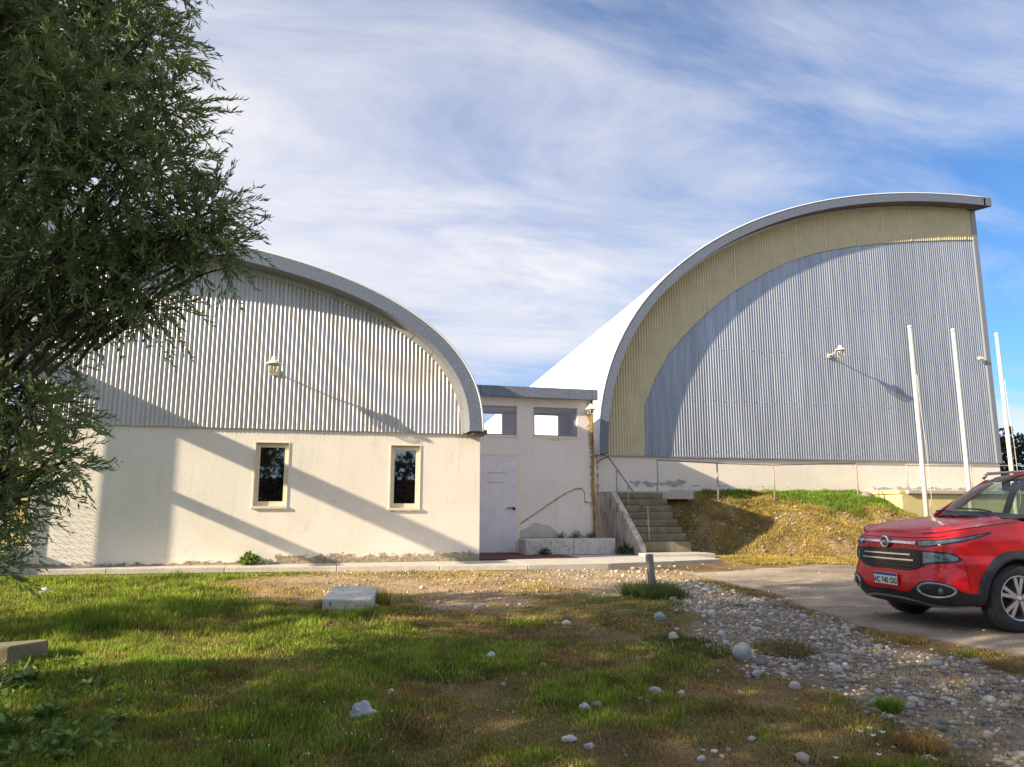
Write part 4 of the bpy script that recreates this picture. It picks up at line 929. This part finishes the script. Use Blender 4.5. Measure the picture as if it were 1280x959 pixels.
tuft(856, 812, 60, 9, (.05, .10, .02), (.11, .18, .03), 'fresh green patch of grass left of the boulder', 1800)
tuft(120, 790, 26, 28, (.10, .17, .02), (.20, .30, .04), 'tall bright green tuft in the left lawn', 700, lean=.5)
tuft(560, 836, 70, 8, (.03, .09, .015), (.08, .15, .03), 'dark green clover patch in the centre of the lawn', 2200)
tuft(1260, 835, 26, 9, (.22, .16, .06), (.30, .24, .10), 'brown tuft beside the front wheel of the red car', 500)
def weed(p, sz, n, col, lab, flat=1.0, w=.5):
    p = Vector(p); e = empty('weed', p, lab, 'weed')
    d = rng.normal(size=(n, 3))*[1, .6, .5]+[0, -.15, .75]; d /= np.linalg.norm(d, axis=1, keepdims=True); st_ = rng.uniform(.05, .75, n)[:, None]
    Pw = np.array(p)[None]+d*st_*sz+[0, 0, .01]
    leaves_mesh('leaves', Pw, d+rng.normal(size=(n, 3))*.5, np.full(n, sz*.38), np.full(n, sz*.38*w), np.tile([col], (n, 1))*rng.uniform(.55, 1.5, (n, 1)), parent=e)['kind'] = 'stuff'
    b = MB()
    for k in range(0, n, 6): b.tube([p, tuple(Pw[k])], .003, 4, False)
    b.build('stem', 'stem', e)
weed((-1.05, 13.98, 0), .22, 240, (.16, .24, .05), 'leafy green weed growing against the foot of the cream wall', w=.6)
weed((6.5, 15.42, 0), .26, 160, (.05, .08, .025), 'dark weed in the corner between low wall and stair', w=.3)
weed((4.72, 15.5, 0), .18, 120, (.05, .08, .025), 'small dark weed at the left end of the low white wall', w=.3)
for k_, (x_, s_, lab) in enumerate(((5.25, .14, 'left one of the three weeds on top of the low white wall'), (5.6, .17, 'middle one of the three weeds on top of the low white wall'), (5.95, .15, 'right one of the three weeds on top of the low white wall'))): weed((x_, 16.0, .33), s_, 90, (.10, .11, .045), lab, w=.25)
# broad leaved weeds, lower left
lf = MB(); rows = []
for t in np.linspace(0, 1, 7):
    w = .42*math.sin(math.pi*min(1, t*.92+.06))**.8*(1+.18*math.sin(t*24)); rows.append([(-w/2, t, .28*math.sin(t*2.2)), (-w/4, t, .28*math.sin(t*2.2)-.03), (0, t, .28*math.sin(t*2.2)-.05), (w/4, t, .28*math.sin(t*2.2)-.03), (w/2, t, .28*math.sin(t*2.2))])
leafme = lf.grid(rows).mesh('leaf', True)
pm('leaf_green', (.17, .27, .05), (.10, .19, .04), 3, rough=.5); pm('leaf_bright', (.34, .42, .08), (.22, .32, .06), 3, rough=.5)
for i, (px, py, s, nl, lab) in enumerate(((10, 925, .20, 34, 'broad leaved weed at the lower left corner'), (60, 905, .18, 30, 'broad leaved weed right of the corner weed'), (35, 858, .17, 26, 'broad leaved weed just below the broken slab'), (110, 865, .13, 20, 'small broad leaved weed right of the broken slab'), (-10, 870, .20, 26, 'broad leaved weed cut by the left edge below the slab'), (85, 945, .17, 26, 'yellowish broad leaved weed at the bottom left'), (150, 905, .10, 12, 'little rosette weed in the lower left lawn'))):
    p = G(px, py); e = empty('broad_leaf_weed', p+Vector((0, 0, .02)), lab, 'weed', 'broad leaved weeds in the lower left lawn')
    for k in range(nl):
        o = bpy.data.objects.new('leaf', leafme); COL.objects.link(o); o.parent = e
        if not leafme.materials: leafme.materials.append(MATS['leaf_green'])
        o.rotation_euler = (R(random.uniform(8, 55)), R(random.uniform(-20, 20)), 6.283*k/nl+random.uniform(-.3, .3)); q_ = s*random.uniform(.35, .85); o.scale = (q_, q_, q_)
        if random.random() < .25: o.material_slots[0].link = 'OBJECT'; o.material_slots[0].material = MATS['leaf_bright']
n = 2600; cxp = rng.uniform(-60, 150, n); cyp = rng.uniform(832, 965, n); okk = rng.random(n) < np.clip(1.15-(cxp/150)*.9, 0, 1)*(fb(cxp, cyp, 40, 161, 3) > .42); cxp, cyp = cxp[okk], cyp[okk]
gp = [G(a, c) for a, c in zip(cxp[::4], cyp[::4])]; base = np.repeat(np.array([tuple(v) for v in gp]), 4, 0)[:len(cxp)]; m_ = len(base); base = base+rng.normal(0, .035, (m_, 3))*[1, 1, 0]; base[:, 2] += rng.uniform(.01, .07, m_)
tag(leaves_mesh('ground_cover', base, rng.normal(size=(m_, 3))*[1, 1, .3]+[0, 0, .45], rng.uniform(.035, .085, m_), rng.uniform(.018, .04, m_), mix3(cv(.10, .17, .03)[None]+np.zeros((m_, 1)), cv(.28, .38, .07)[None]+np.zeros((m_, 1)), rng.random(m_)**1.6), curl=.25), 'small broad weed leaves spreading through the grass at the lower left', kind='stuff')
# white flowers
for i, (px, py, h, lab) in enumerate(((1073, 925, 14, 'left white flower of the cluster in the lower gravel'), (1084, 922, 15, 'white flower in the middle of the cluster'), (1089, 930, 14, 'lowest white flower of the cluster'), (1101, 926, 14, 'white flower just right of the cluster'), (1096, 955, 15, 'white flower near the bottom edge right'), (1042, 955, 11, 'white flower near the bottom edge, left of the others'))):
    p = G(px, py+6); s = pxm(p); e = empty('white_flower', p, lab, 'flower', 'white flowers at the edge of the gravel')
    MB().tube([p, p+Vector((.01, 0, h*s*.5)), p+Vector((.02, 0, h*s))], .0025, 5).build('stem', 'stem', e)
    b = MB(); c = p+Vector((.02, 0, h*s))
    for k in range(6):
        a = k*1.047+.3; d = Vector((math.cos(a), math.sin(a)*.8, .55)); sd2 = Vector((-math.sin(a), math.cos(a), 0)); l = 5.2*s
        b.add([c, c+d*l*.5+sd2*l*.2, c+d*l, c+d*l*.5-sd2*l*.2], [(0, 1, 2, 3)])
    b.build('blossom', 'petal', e)
# clover heads
n = 120; cx_ = np.r_[rng.uniform(130, 500, 50), rng.uniform(390, 500, 40), rng.uniform(740, 850, 30)]; cy_ = np.r_[rng.uniform(860, 955, 50), rng.uniform(812, 832, 40), rng.uniform(735, 800, 30)]
V = []; FF = []
for i in range(n):
    p = G(cx_[i], cy_[i]); V.append(icoV*[.009, .009, .008]*random.uniform(.7, 1.3)+np.array([p.x, p.y, p.z+.05])); FF.append(icoF+i*len(icoV))
tag(link('clover_flowers', npmesh('clover_flowers', np.concatenate(V), np.concatenate(FF).ravel(), 3, None, True), 'petal'), 'tiny white clover heads sprinkled over the lawn', 'clover', kind='stuff')

# ------------------------------------------------------------------ red pickup
car = empty('parked_car', (6.479, 7.638, -.371), 'red double cab pickup with black lower cladding parked at the right edge, facing left', 'car', rz=3.071)
PL = np.array([(0, 0), (.01, .3), (.045, .55), (.13, .74), (.30, .865), (.52, .91), (.92, .925), (1.6, .92), (3.5, .915), (4.5, .90), (4.85, .84), (4.92, .6), (4.92, 0)])
PD = dens(PL, 40); PD[0] = (0, 0); PS = np.r_[0, np.cumsum(np.hypot(*np.diff(PD, axis=0).T))]; SMAX = PS[-1]
FZ = np.array([(.20, -.20), (.30, -.06), (.42, 0.01), (.52, .01), (.60, -.005), (.66, -.03), (.86, -.045), (.92, -.05), (.98, -.075), (1.04, -.12), (1.3, -.3)])
SZ = np.array([(.26, -.09), (.36, -.02), (.5, 0), (.72, .008), (.80, -.012), (.95, -.012), (1.02, -.02), (1.10, -.05), (1.3, -.10)])
def SP(s, z, off=0.):
    a = abs(s); x = np.interp(a, PS, PD[:, 0]); y = np.interp(a, PS, PD[:, 1]); e = .012
    tx = np.interp(a+e, PS, PD[:, 0])-np.interp(max(a-e, 0), PS, PD[:, 0]); ty = np.interp(a+e, PS, PD[:, 1])-np.interp(max(a-e, 0), PS, PD[:, 1]); l = math.hypot(tx, ty)
    n_ = (-ty/l, tx/l); w = min(max((a-.72)/.45, 0), 1); w = w*w*(3-2*w)
    d = (1-w)*np.interp(z, FZ[:, 0], FZ[:, 1])+w*np.interp(z, SZ[:, 0], SZ[:, 1])+off
    x += n_[0]*d; y += n_[1]*d; return (-x, y if s >= 0 else -y, z)
topz = lambda s: float(np.interp(abs(s), [0, .45, .75, .95, 1.15, 1.4, 1.8, 2.2, 4.5, SMAX], [1.03, 1.03, 1.045, 1.075, 1.105, 1.135, 1.17, 1.185, 1.20, 1.20]))
botz = lambda s: float(np.interp(abs(s), [0, .5, .9, 1.2, 5, SMAX], [.25, .25, .27, .30, .32, .4]))
HUB = ((.92, .36), (3.91, .36)); RA_ = .415
# skirt of the body
ss = np.arange(0, SMAX+.001, .0225); nz = 30
b = MB()
for sgn in (1, -1):
    idx = {}; vv = []; ff = []
    for i, s in enumerate(ss):
        for j in range(nz+1):
            z = botz(s)+(topz(s)-botz(s))*j/nz; p = list(SP(s*sgn, z)); idx[i, j] = len(vv); vv.append(p)
    inside = lambda p: any(math.hypot(-p[0]-h[0], p[2]-h[1]) < RA_ for h in HUB)
    used = set()
    for i in range(len(ss)-1):
        for j in range(nz):
            q = [idx[i, j], idx[i+1, j], idx[i+1, j+1], idx[i, j+1]]
            if all(inside(vv[k]) for k in q): continue
            ff.append(q if sgn > 0 else q[::-1]); used.update(q)
    for k in used:
        p = vv[k]
        for h in HUB:
            dx, dz = -p[0]-h[0], p[2]-h[1]; d = math.hypot(dx, dz)
            if d < RA_: f = RA_/d; p[0] = -(h[0]+dx*f); p[2] = h[1]+dz*f
    b.add(vv, ff)
def hoodz(x): return float(np.interp(x, [-.05, .05, .12, .3, .6, .9, 1.2, 1.45], [1.035, 1.045, 1.075, 1.12, 1.165, 1.20, 1.235, 1.255]))
# hood deck from the skirt's top edge to the centre line
def deck(s0, s1, off=0.):
    rows = []
    for s in np.arange(s0, s1+.001, .02):
        e = SP(s, topz(s)); xe = -e[0]; row = []
        for t in np.linspace(0, 1, 22):
            y = e[1]*(1-t); xc = xe if xe > .35 else xe*(1-t)+(xe*.9+.03)*t
            x = xe+(xc-xe)*t; zc = hoodz(x); zz_ = e[2]+(zc-e[2])*(1-(1-t)**2.6)
            yy = abs(y); cr = math.exp(-((yy-.60+.10*min(x, 1.2))/.045)**2)*.016*min(1, max(0, (x-.05)/.2)); cr2 = -math.exp(-((yy-.60+.10*min(x, 1.2)-.11)/.05)**2)*.012*min(1, max(0, (x-.05)/.2))
            row.append((-x, y, zz_+cr+cr2+off))
        rows.append(row)
    return rows
bk = bm_ = None
body = b.build('body', 'car_red', car, smooth=True, world=False)
rows = deck(0, 1.78)
hb = MB(); hb.grid(rows); hb.grid([[(p[0], -p[1], p[2]) for p in r] for r in rows])
hood = hb.build('hood', 'car_red', car, smooth=True, world=False); merge_ = bmesh.new(); merge_.from_mesh(hood.data); bmesh.ops.remove_doubles(merge_, verts=merge_.verts, dist=.0008); bmesh.ops.recalc_face_normals(merge_, faces=merge_.faces); merge_.to_mesh(hood.data); merge_.free()
def patch(name, s0, s1, lo, hi, off, mat, parent, th=.03, ds=.02, nz_=6, fl=0):
    """raised panel on the body between two curves lo/hi given as [(s,z)...]"""
    lo = np.array(lo); hi = np.array(hi); n_ = max(2, int((s1-s0)/ds)); S_ = np.linspace(s0, s1, n_+1)
    F_ = []; 
    for s in S_:
        a, c = np.interp(s, lo[:, 0], lo[:, 1]), np.interp(s, hi[:, 0], hi[:, 1])
        F_.append([SP(s, a, off-th)]+[SP(s, a+(c-a)*j/nz_, off) for j in range(nz_+1)]+[SP(s, c, off-th)])
    bb = MB().grid(F_)
    for row, s in ((F_[0], s0), (F_[-1], s1)):
        back = [SP(s, p[2], off-th) for p in row[1:-1]]; bb.grid([row[1:-1], back])
    me = bb.mesh(name, True); o = link(name, me, mat, parent, False); sm_ = o.modifiers.new('e', 'EDGE_SPLIT'); sm_.split_angle = R(40); return o
sym = lambda pts: sorted([(-a, z) for a, z in pts if a > 0]+list(pts))
GL = sym([(0, .635), (.30, .63), (.42, .64), (.50, .67), (.60, .705), (.75, .722), (.90, .735), (.95, .752), (.97, .768)]); GH = sym([(0, .865), (.45, .855), (.70, .850), (.85, .838), (.92, .815), (.97, .775)])
patch('grille', -.52, .52, GL, GH, .014, 'car_gloss_black', car)
for k, (zc, sw) in enumerate(((.80, .40), (.74, .44))):
    patch('grille_bar', -sw, sw, [(-sw, zc-.008), (sw, zc-.008)], [(-sw, zc+.008), (sw, zc+.008)], .034, 'chrome', car, nz_=2)
for zc in (.70, .665): patch('grille_bar', -.38, .38, [(-1, zc-.006), (1, zc-.006)], [(-1, zc+.006), (1, zc+.006)], .026, 'car_black', car, nz_=2)
for sg in (1, -1):
    rr = (.525, .97) if sg > 0 else (-.97, -.525)
    hl = patch('headlight', *rr, GL, GH, .012, 'car_gloss_black', car)
    e_ = .018
    patch('lens', *((.56, .93) if sg > 0 else (-.93, -.56)), [(a, z+e_) for a, z in GL], [(a, z-e_) for a, z in GH], .018, 'lamp_lens', hl)
    dl = sym([(.46, .895), (.52, .885), (.75, .91), (1.0, .955), (1.15, .995), (1.34, 1.045)]); dh = sym([(.46, .96), (.52, .962), (.75, .975), (1.0, 1.005), (1.15, 1.03), (1.34, 1.06)])
    d_ = patch('daytime_lamp', *((.47, 1.33) if sg > 0 else (-1.33, -.47)), dl, dh, .006, 'car_gloss_black', car, th=.02)
    patch('lens', *((.49, 1.27) if sg > 0 else (-1.27, -.49)), [(a, z+.012) for a, z in dl], [(a, z-.010) for a, z in dh], .010, 'lamp_lens', d_, th=.01)
    # fog lamp
    fc = (.67*sg, .435); ring = MB(); K = 28; rws = []
    for k in range(K+1):
        t = 2*math.pi*k/K; r_ = []
        for (a, c, o_) in ((.20, .086, .012), (.198, .083, .024), (.184, .072, .024), (.170, .058, .0)):
            r_.append(SP(fc[0]+a*math.cos(t)*(1+.1*math.cos(t)*sg), fc[1]+c*math.sin(t), o_))
        rws.append(r_)
    fo_ = ring.grid(rws).build('fog_lamp', 'silver_trim', car, smooth=True, world=False)
    ctr = SP(*fc, .006); mb = MB(); mb.v = [ctr]+[SP(fc[0]+.168*math.cos(t)*(1+.1*math.cos(t)*sg), fc[1]+.056*math.sin(t), .005) for t in np.linspace(0, 2*math.pi, K, endpoint=False)]; mb.f = [(0, i+1, (i+1) % K+1) for i in range(K)]
    mb.build('recess', 'car_gloss_black', fo_, world=False)
    lc_ = SP(fc[0]+.07*sg, fc[1], -.015); MB().lathe([(.0, .0), (.035, .0), (.038, .02), (.02, .03), (0, .033)], (0, 0, 0), 16, 'x').build('lens', 'lamp_lens', fo_, smooth=True, world=False).location = lc_
# lower cladding
CL_H = sym([(0, .40), (.25, .385), (.38, .40), (.46, .47), (.55, .525), (.70, .535), (.84, .50), (.93, .435), (1.02, .415), (1.2, .41), (1.45, .41)])
CL_L = sym([(0, .235), (.5, .235), (.9, .255), (1.45, .29)])
patch('bumper_cladding', -1.15, 1.15, CL_L, CL_H, .010, 'car_black', car, nz_=8)
skL = sym([(0, .305), (.25, .30), (.42, .28), (.6, .25), (.8, .245), (1.1, .26)]); patch('skid_trim', -1.08, 1.08, skL, [(a, z+.022) for a, z in skL], .024, 'silver_trim', car, nz_=2)
skM = sym([(0, .345), (.4, .335), (.5, .36)]); patch('bumper_slot', -.36, .36, [(a, z) for a, z in skM], [(a, z+.03) for a, z in skM], .014, 'car_gloss_black', car, nz_=2)
patch('chrome_bar', -.60, .46, [(-.6, .925), (0, .92), (.46, .915)], [(-.6, .95), (0, .948), (.46, .942)], .016, 'chrome', car, nz_=2)
c_ = SP(0, .93, .03); bd = MB().lathe([(0, .012), (.05, .012), (.056, .018), (.066, .018), (.070, .006), (.070, -.02), (0, -.02)], (0, 0, 0), 24, 'x').build('badge', 'chrome', car, smooth=True, world=False); bd.location = c_
MB().lathe([(0, .0135), (.047, .0135), (.047, .0125), (0, .0125)], (0, 0, 0), 24, 'x').build('badge_face', 'car_black', bd, world=False)
bb = MB()
for dy in (-.024, -.008, .008, .024): bb.box(.0136, .016, dy-.003, dy+.003, -.02, .02)
for dy, dz in ((-.018, .018), (.018, .018), (-.018, 0)): bb.box(.0136, .016, dy-.007, dy+.007, dz-.0025, dz+.0025)
bb.build('badge_relief', 'chrome', bd, world=False)
# plate
pc2 = SP(0.03, .515, .012); pl = MB().box(-.004, .004, -.20, .20, -.065, .065).build('number_plate', 'plate_white', car, bevel=.003, world=False); pl.location = (pc2[0]+.012, .03, .515); pl.rotation_euler = (0, R(2), 0)
MB().box(.0041, .0052, -.198, .198, .036, .063).build('plate_band', 'plate_blue', pl, world=False)
try:
    tcu = bpy.data.curves.new('plate_text', 'FONT'); tcu.body = 'AC 740 OG'; tcu.size = .085; tcu.align_x = 'CENTER'; tcu.extrude = .0008; tcu.space_character = 1.02; tcu.offset = .002
    to = bpy.data.objects.new('t_', tcu); COL.objects.link(to); dg = bpy.context.evaluated_depsgraph_get(); me = bpy.data.meshes.new_from_object(to.evaluated_get(dg)); bpy.data.objects.remove(to)
    to = link('plate_text', me, 'plate_ink', pl, False); to.rotation_euler = (R(90), 0, R(90)); to.location = (.0055, 0, -.047); to.scale = (.92, 1, 1)
except Exception as ex: print('plate text', ex)
# arch cladding and wells
for sg in (1, -1):
    for h in HUB:
        rows = []; t0 = math.asin(min(1, max(-1, (.31-h[1])/.46)))
        for t in np.linspace(t0, math.pi-t0, 40):
            r_ = []
            for (rr, o_) in ((.505, -.004), (.50, .018), (.43, .026), (.408, .02), (.405, -.25)):
                x = h[0]-rr*math.cos(t)*(-1); z = h[1]+rr*math.sin(t)
                x = h[0]+rr*math.cos(t); a = np.interp(x, PD[PD[:, 0] < 4.9][:, 0][60:], PS[PD[:, 0] < 4.9][60:]); r_.append(SP(a*sg, z, o_))
            rows.append(r_)
        MB().grid(rows).build('arch_cladding', 'car_black', car, smooth=True, world=False)
        MB().box(-h[0]-.48, -h[0]+.48, min(sg*.55, sg*.60), max(sg*.55, sg*.60), .28, .98).build('wheel_well', 'interior_dark', car, world=False)
        wh = empty('wheel', (0, 0, 0), None, None); wh.parent = car; wh.location = (-h[0], sg*.80, h[1]); del_ = [wh.pop(k, None) for k in ('label', 'category')]
        w = sg
        MB().lathe([(.225, -.10), (.29, -.11), (.335, -.10), (.352, -.075), (.358, -.03), (.358, .03), (.352, .075), (.335, .10), (.29, .112), (.245, .105), (.225, .09)], (0, 0, 0), 56, 'y', False).build('tyre', 'tyre', wh, smooth=True, world=False)
        tb_ = MB()
        for k in range(64):
            a = 2*math.pi*k/64
            for yy, q_ in ((-.075, .02), (.075, -.02), (0, 0)):
                c0, s0 = math.cos(a+q_), math.sin(a+q_); tb_.tube([(.350*c0, yy-.022, .350*s0), (.362*c0, yy, .362*s0), (.350*c0, yy+.022, .350*s0)], .007, 4)
        tb_.build('tread', 'tyre', wh, world=False)
        MB().lathe([(.236, .085*w), (.240, .10*w), (.228, .102*w), (.215, .075*w), (.205, -.05*w), (.20, -.09*w)], (0, 0, 0), 48, 'y', False).build('rim', 'alloy', wh, smooth=True, world=False)
        MB().lathe([(0, -.02*w), (.205, -.02*w), (.205, -.03*w), (0, -.03*w)], (0, 0, 0), 32, 'y').build('brake', 'car_black', wh, world=False)
        MB().lathe([(0, .098*w), (.03, .098*w), (.034, .085*w), (.05, .06*w), (.05, .0)], (0, 0, 0), 20, 'y').build('hub_cap', 'alloy', wh, smooth=True, world=False)
        for k in range(5):
            sp_ = MB()
            for dd in (-.20, .20):
                a = 2*math.pi*k/5+.4; a2 = a+dd; c0 = np.array((math.cos(a+dd*.35), math.sin(a+dd*.35))); c1 = np.array((math.cos(a2), math.sin(a2))); n0 = np.array((-c0[1], c0[0])); n1_ = np.array((-c1[1], c1[0]))
                P0, P1 = c0*.035, c1*.222
                q8 = []
                for (pp, nn, wd, yo) in ((P0, n0, .017, .088), (P1, n1_, .021, .083)):
                    q8 += [(pp[0]-nn[0]*wd, yo*w, pp[1]-nn[1]*wd), (pp[0]+nn[0]*wd, yo*w, pp[1]+nn[1]*wd), (pp[0]+nn[0]*wd*.7, (yo-.035)*w, pp[1]+nn[1]*wd*.7), (pp[0]-nn[0]*wd*.7, (yo-.035)*w, pp[1]-nn[1]*wd*.7)]
                sp_.add(q8, [(0, 1, 5, 4), (1, 2, 6, 5), (2, 3, 7, 6), (3, 0, 4, 7), (0, 3, 2, 1), (4, 5, 6, 7)])
            sp_.build('spoke', 'alloy', wh, world=False)
MB().box(-4.7, -.35, -.56, .56, .26, .62).build('chassis', 'interior_dark', car, world=False)
MB().box(-1.3, -.3, -.80, .80, .62, .95).build('engine_bay', 'interior_dark', car, world=False)
# greenhouse
def WB(u): return (-(1.10+.28*u*u), .75*u, 1.262-.055*u*u)      # windscreen foot
def WT(u): return (-(1.93+.13*u*u), .60*u, 1.735-.055*u*u)
rows = []
for t in np.linspace(0, 1, 10):
    rows.append([tuple(Vector(WB(u)).lerp(Vector(WT(u)), t)+Vector((.05*math.sin(math.pi*t), 0, .02*math.sin(math.pi*t)))) for u in np.linspace(-.96, .96, 17)])
ws = MB().grid(rows).build('windscreen', 'glass_car', car, smooth=True, world=False)
rows = []
for u in np.linspace(-.97, .97, 17):
    rows.append([tuple(Vector(WB(u))+Vector((.14, 0, -.03))), tuple(Vector(WB(u))+Vector((.04, 0, -.004))), tuple(Vector(WB(u)).lerp(Vector(WT(u)), .03)+Vector((.005, 0, .006)))])
MB().grid(rows).build('cowl', 'car_black', car, smooth=True, world=False)
wp = MB().tube([(-1.08, .45, 1.275), (-1.16, .2, 1.30), (-1.20, -.20, 1.315)], .010, 6).tube([(-1.14, -.2, 1.27), (-1.2, -.42, 1.29), (-1.26, -.62, 1.285)], .010, 6); wp.build('wiper', 'car_black', car, world=False)
for sg in (1, -1):
    rows = []
    for t in np.linspace(-.02, 1, 12):
        a = Vector(WB(.96*sg)).lerp(Vector(WT(.96*sg)), t)+Vector((.05*math.sin(math.pi*max(t, 0)), 0, .02*math.sin(math.pi*max(t, 0)))); b2 = Vector(WB(1.05*sg)).lerp(Vector(WT(1.06*sg)), t)+Vector((-.03, 0, .0)); m2 = (a+b2)/2+Vector((.01, .008*sg, .014))
        rows.append([tuple(a+Vector((0, 0, -.012))), tuple(a+Vector((0, 0, .006))), tuple(m2), tuple(b2), tuple(b2+Vector((-.05, -.02*sg, -.03)))])
    MB().grid(rows).build('windscreen_pillar', 'car_red', car, smooth=True, world=False)
    # side glass and pillars
    def side(x0, x1, mat, nm, y_off=0.):
        rws = []
        for x in np.linspace(x0, x1, 7):
            zt = float(np.interp(x, [1.42, 2.05, 2.6, 3.3, 3.75], [1.235, 1.63, 1.665, 1.635, 1.25])); zb = 1.19
            rws.append([(-x, sg*((.855-.26*(max(z, 1.19)-1.19)/.48)+y_off), z) for z in np.linspace(zb, max(zt, zb+.01), 5)])
        return MB().grid(rws).build(nm, mat, car, smooth=True, world=False)
    side(1.50, 2.42, 'glass_car', 'door_glass'); side(2.54, 3.42, 'glass_car', 'door_glass'); side(2.42, 2.54, 'car_black', 'door_pillar'); side(3.42, 3.74, 'car_red', 'rear_pillar', .003)
    MB().tube([(-1.40, sg*.86, 1.20), (-2.5, sg*.872, 1.195), (-3.8, sg*.865, 1.205)], .014, 6).build('belt_trim', 'car_black', car, world=False)
    MB().tube([(-1.36, sg*.80, 1.22), (-2.03, sg*.615, 1.665), (-2.6, sg*.60, 1.70), (-3.35, sg*.61, 1.67), (-3.8, sg*.80, 1.22)], .022, 6).build('roof_frame', 'car_red', car, smooth=True, world=False)
    MB().tube([(-1.95, sg*.56, 1.70), (-2.02, sg*.56, 1.765), (-2.6, sg*.56, 1.80), (-3.2, sg*.56, 1.765), (-3.3, sg*.56, 1.70)], .02, 8).build('roof_rail', 'silver_trim', car, smooth=True, world=False)
    mr = MB().box(-1.80, -1.62, sg*.93, sg*1.10, 1.13, 1.29) if sg > 0 else MB().box(-1.80, -1.62, -1.10, -.93, 1.13, 1.29); mr.build('mirror', 'car_red', car, bevel=.03, world=False)
rows = []
for x, z, y_ in ((1.93, 1.735, .60), (2.2, 1.765, .60), (2.6, 1.775, .60), (3.0, 1.765, .60), (3.4, 1.73, .61)):
    rows.append([(-(x+(.13 if x < 2 else .0)*(u*u)), y_*u, z-.055*u*u) for u in np.linspace(-1, 1, 13)])
rf = MB().grid(rows).build('roof', 'car_red', car, smooth=True, world=False); s2 = rf.modifiers.new('s', 'SOLIDIFY'); s2.thickness = .03
MB().grid([[(-3.4, .58*u, 1.71-.05*u*u) for u in (-1, 0, 1)], [(-3.72, .72*u, 1.22) for u in (-1, 0, 1)]]).build('rear_glass', 'glass_car', car, world=False)
MB().box(-4.85, -3.70, -.80, .80, 1.16, 1.21).build('bed_cover', 'car_black', car, world=False)
for x_ in (1.52, 2.50, 3.62):
    for sg in (1, -1): MB().tube([tuple(Vector(SP(sg*float(np.interp(x_+.0, PD[40:470, 0], PS[40:470])), z, .0015))) for z in np.linspace(.42, 1.16, 9)], .004, 4).build('door_seam', 'car_gloss_black', car, world=False)
for sg in (1, -1):
    MB().tube([tuple(Vector(SP(sg*q_, topz(q_), .003))+Vector((0, 0, .002))) for q_ in np.linspace(.5, 1.7, 30)], .0045, 4).build('hood_seam', 'car_gloss_black', car, world=False)
    MB().tube([tuple(Vector(SP(sg*(.99+.03*q_), .76-.30*q_, .002))) for q_ in np.linspace(0, 1, 8)], .003, 4).build('bumper_seam', 'car_gloss_black', car, world=False)
MB().tube([tuple(Vector(SP(q_, topz(q_)-.045, .002))) for q_ in np.linspace(-.85, .85, 40)], .0045, 4).build('hood_seam', 'car_gloss_black', car, world=False)
# cabin
MB().grid([[(-1.22, -.74, 1.20), (-1.15, 0, 1.235), (-1.22, .74, 1.20)], [(-1.75, -.76, 1.20), (-1.72, 0, 1.24), (-1.75, .76, 1.20)], [(-1.80, -.76, .85), (-1.78, 0, .85), (-1.80, .76, .85)]]).build('dashboard', 'interior_dark', car, smooth=True, world=False)
MB().box(-3.7, -1.3, -.80, .80, .55, .60).build('cabin_floor', 'interior_dark', car, world=False)
for yy in (.36, -.36):
    for x_ in (-2.45, -3.3):
        e2 = MB().box(x_-.25, x_+.30, yy-.25, yy+.25, .60, .86).box(x_-.32, x_-.16, yy-.25, yy+.25, .80, 1.36).box(x_-.33, x_-.22, yy-.12, yy+.12, 1.40, 1.58); e2.build('seat', 'interior_dark', car, bevel=.04, world=False)
sw_ = MB(); sw_.tube([(-2.0+.06*math.sin(t), .36+.18*math.cos(t), 1.10+.17*math.sin(t)) for t in np.linspace(0, 2*math.pi, 25)], .016, 6); sw_.tube([(-1.75, .36, 1.05), (-1.98, .36, 1.10)], .03, 6); sw_.build('steering_wheel', 'interior_dark', car, smooth=True, world=False)
MB().box(-1.86, -1.82, -.12, .12, 1.54, 1.60).tube([(-1.86, 0, 1.60), (-1.9, 0, 1.70)], .01, 5).build('rear_view_mirror', 'interior_dark', car, bevel=.01, world=False)
SC.render.engine = 'CYCLES'
SC.cycles.max_bounces = 8; SC.cycles.transparent_max_bounces = 12
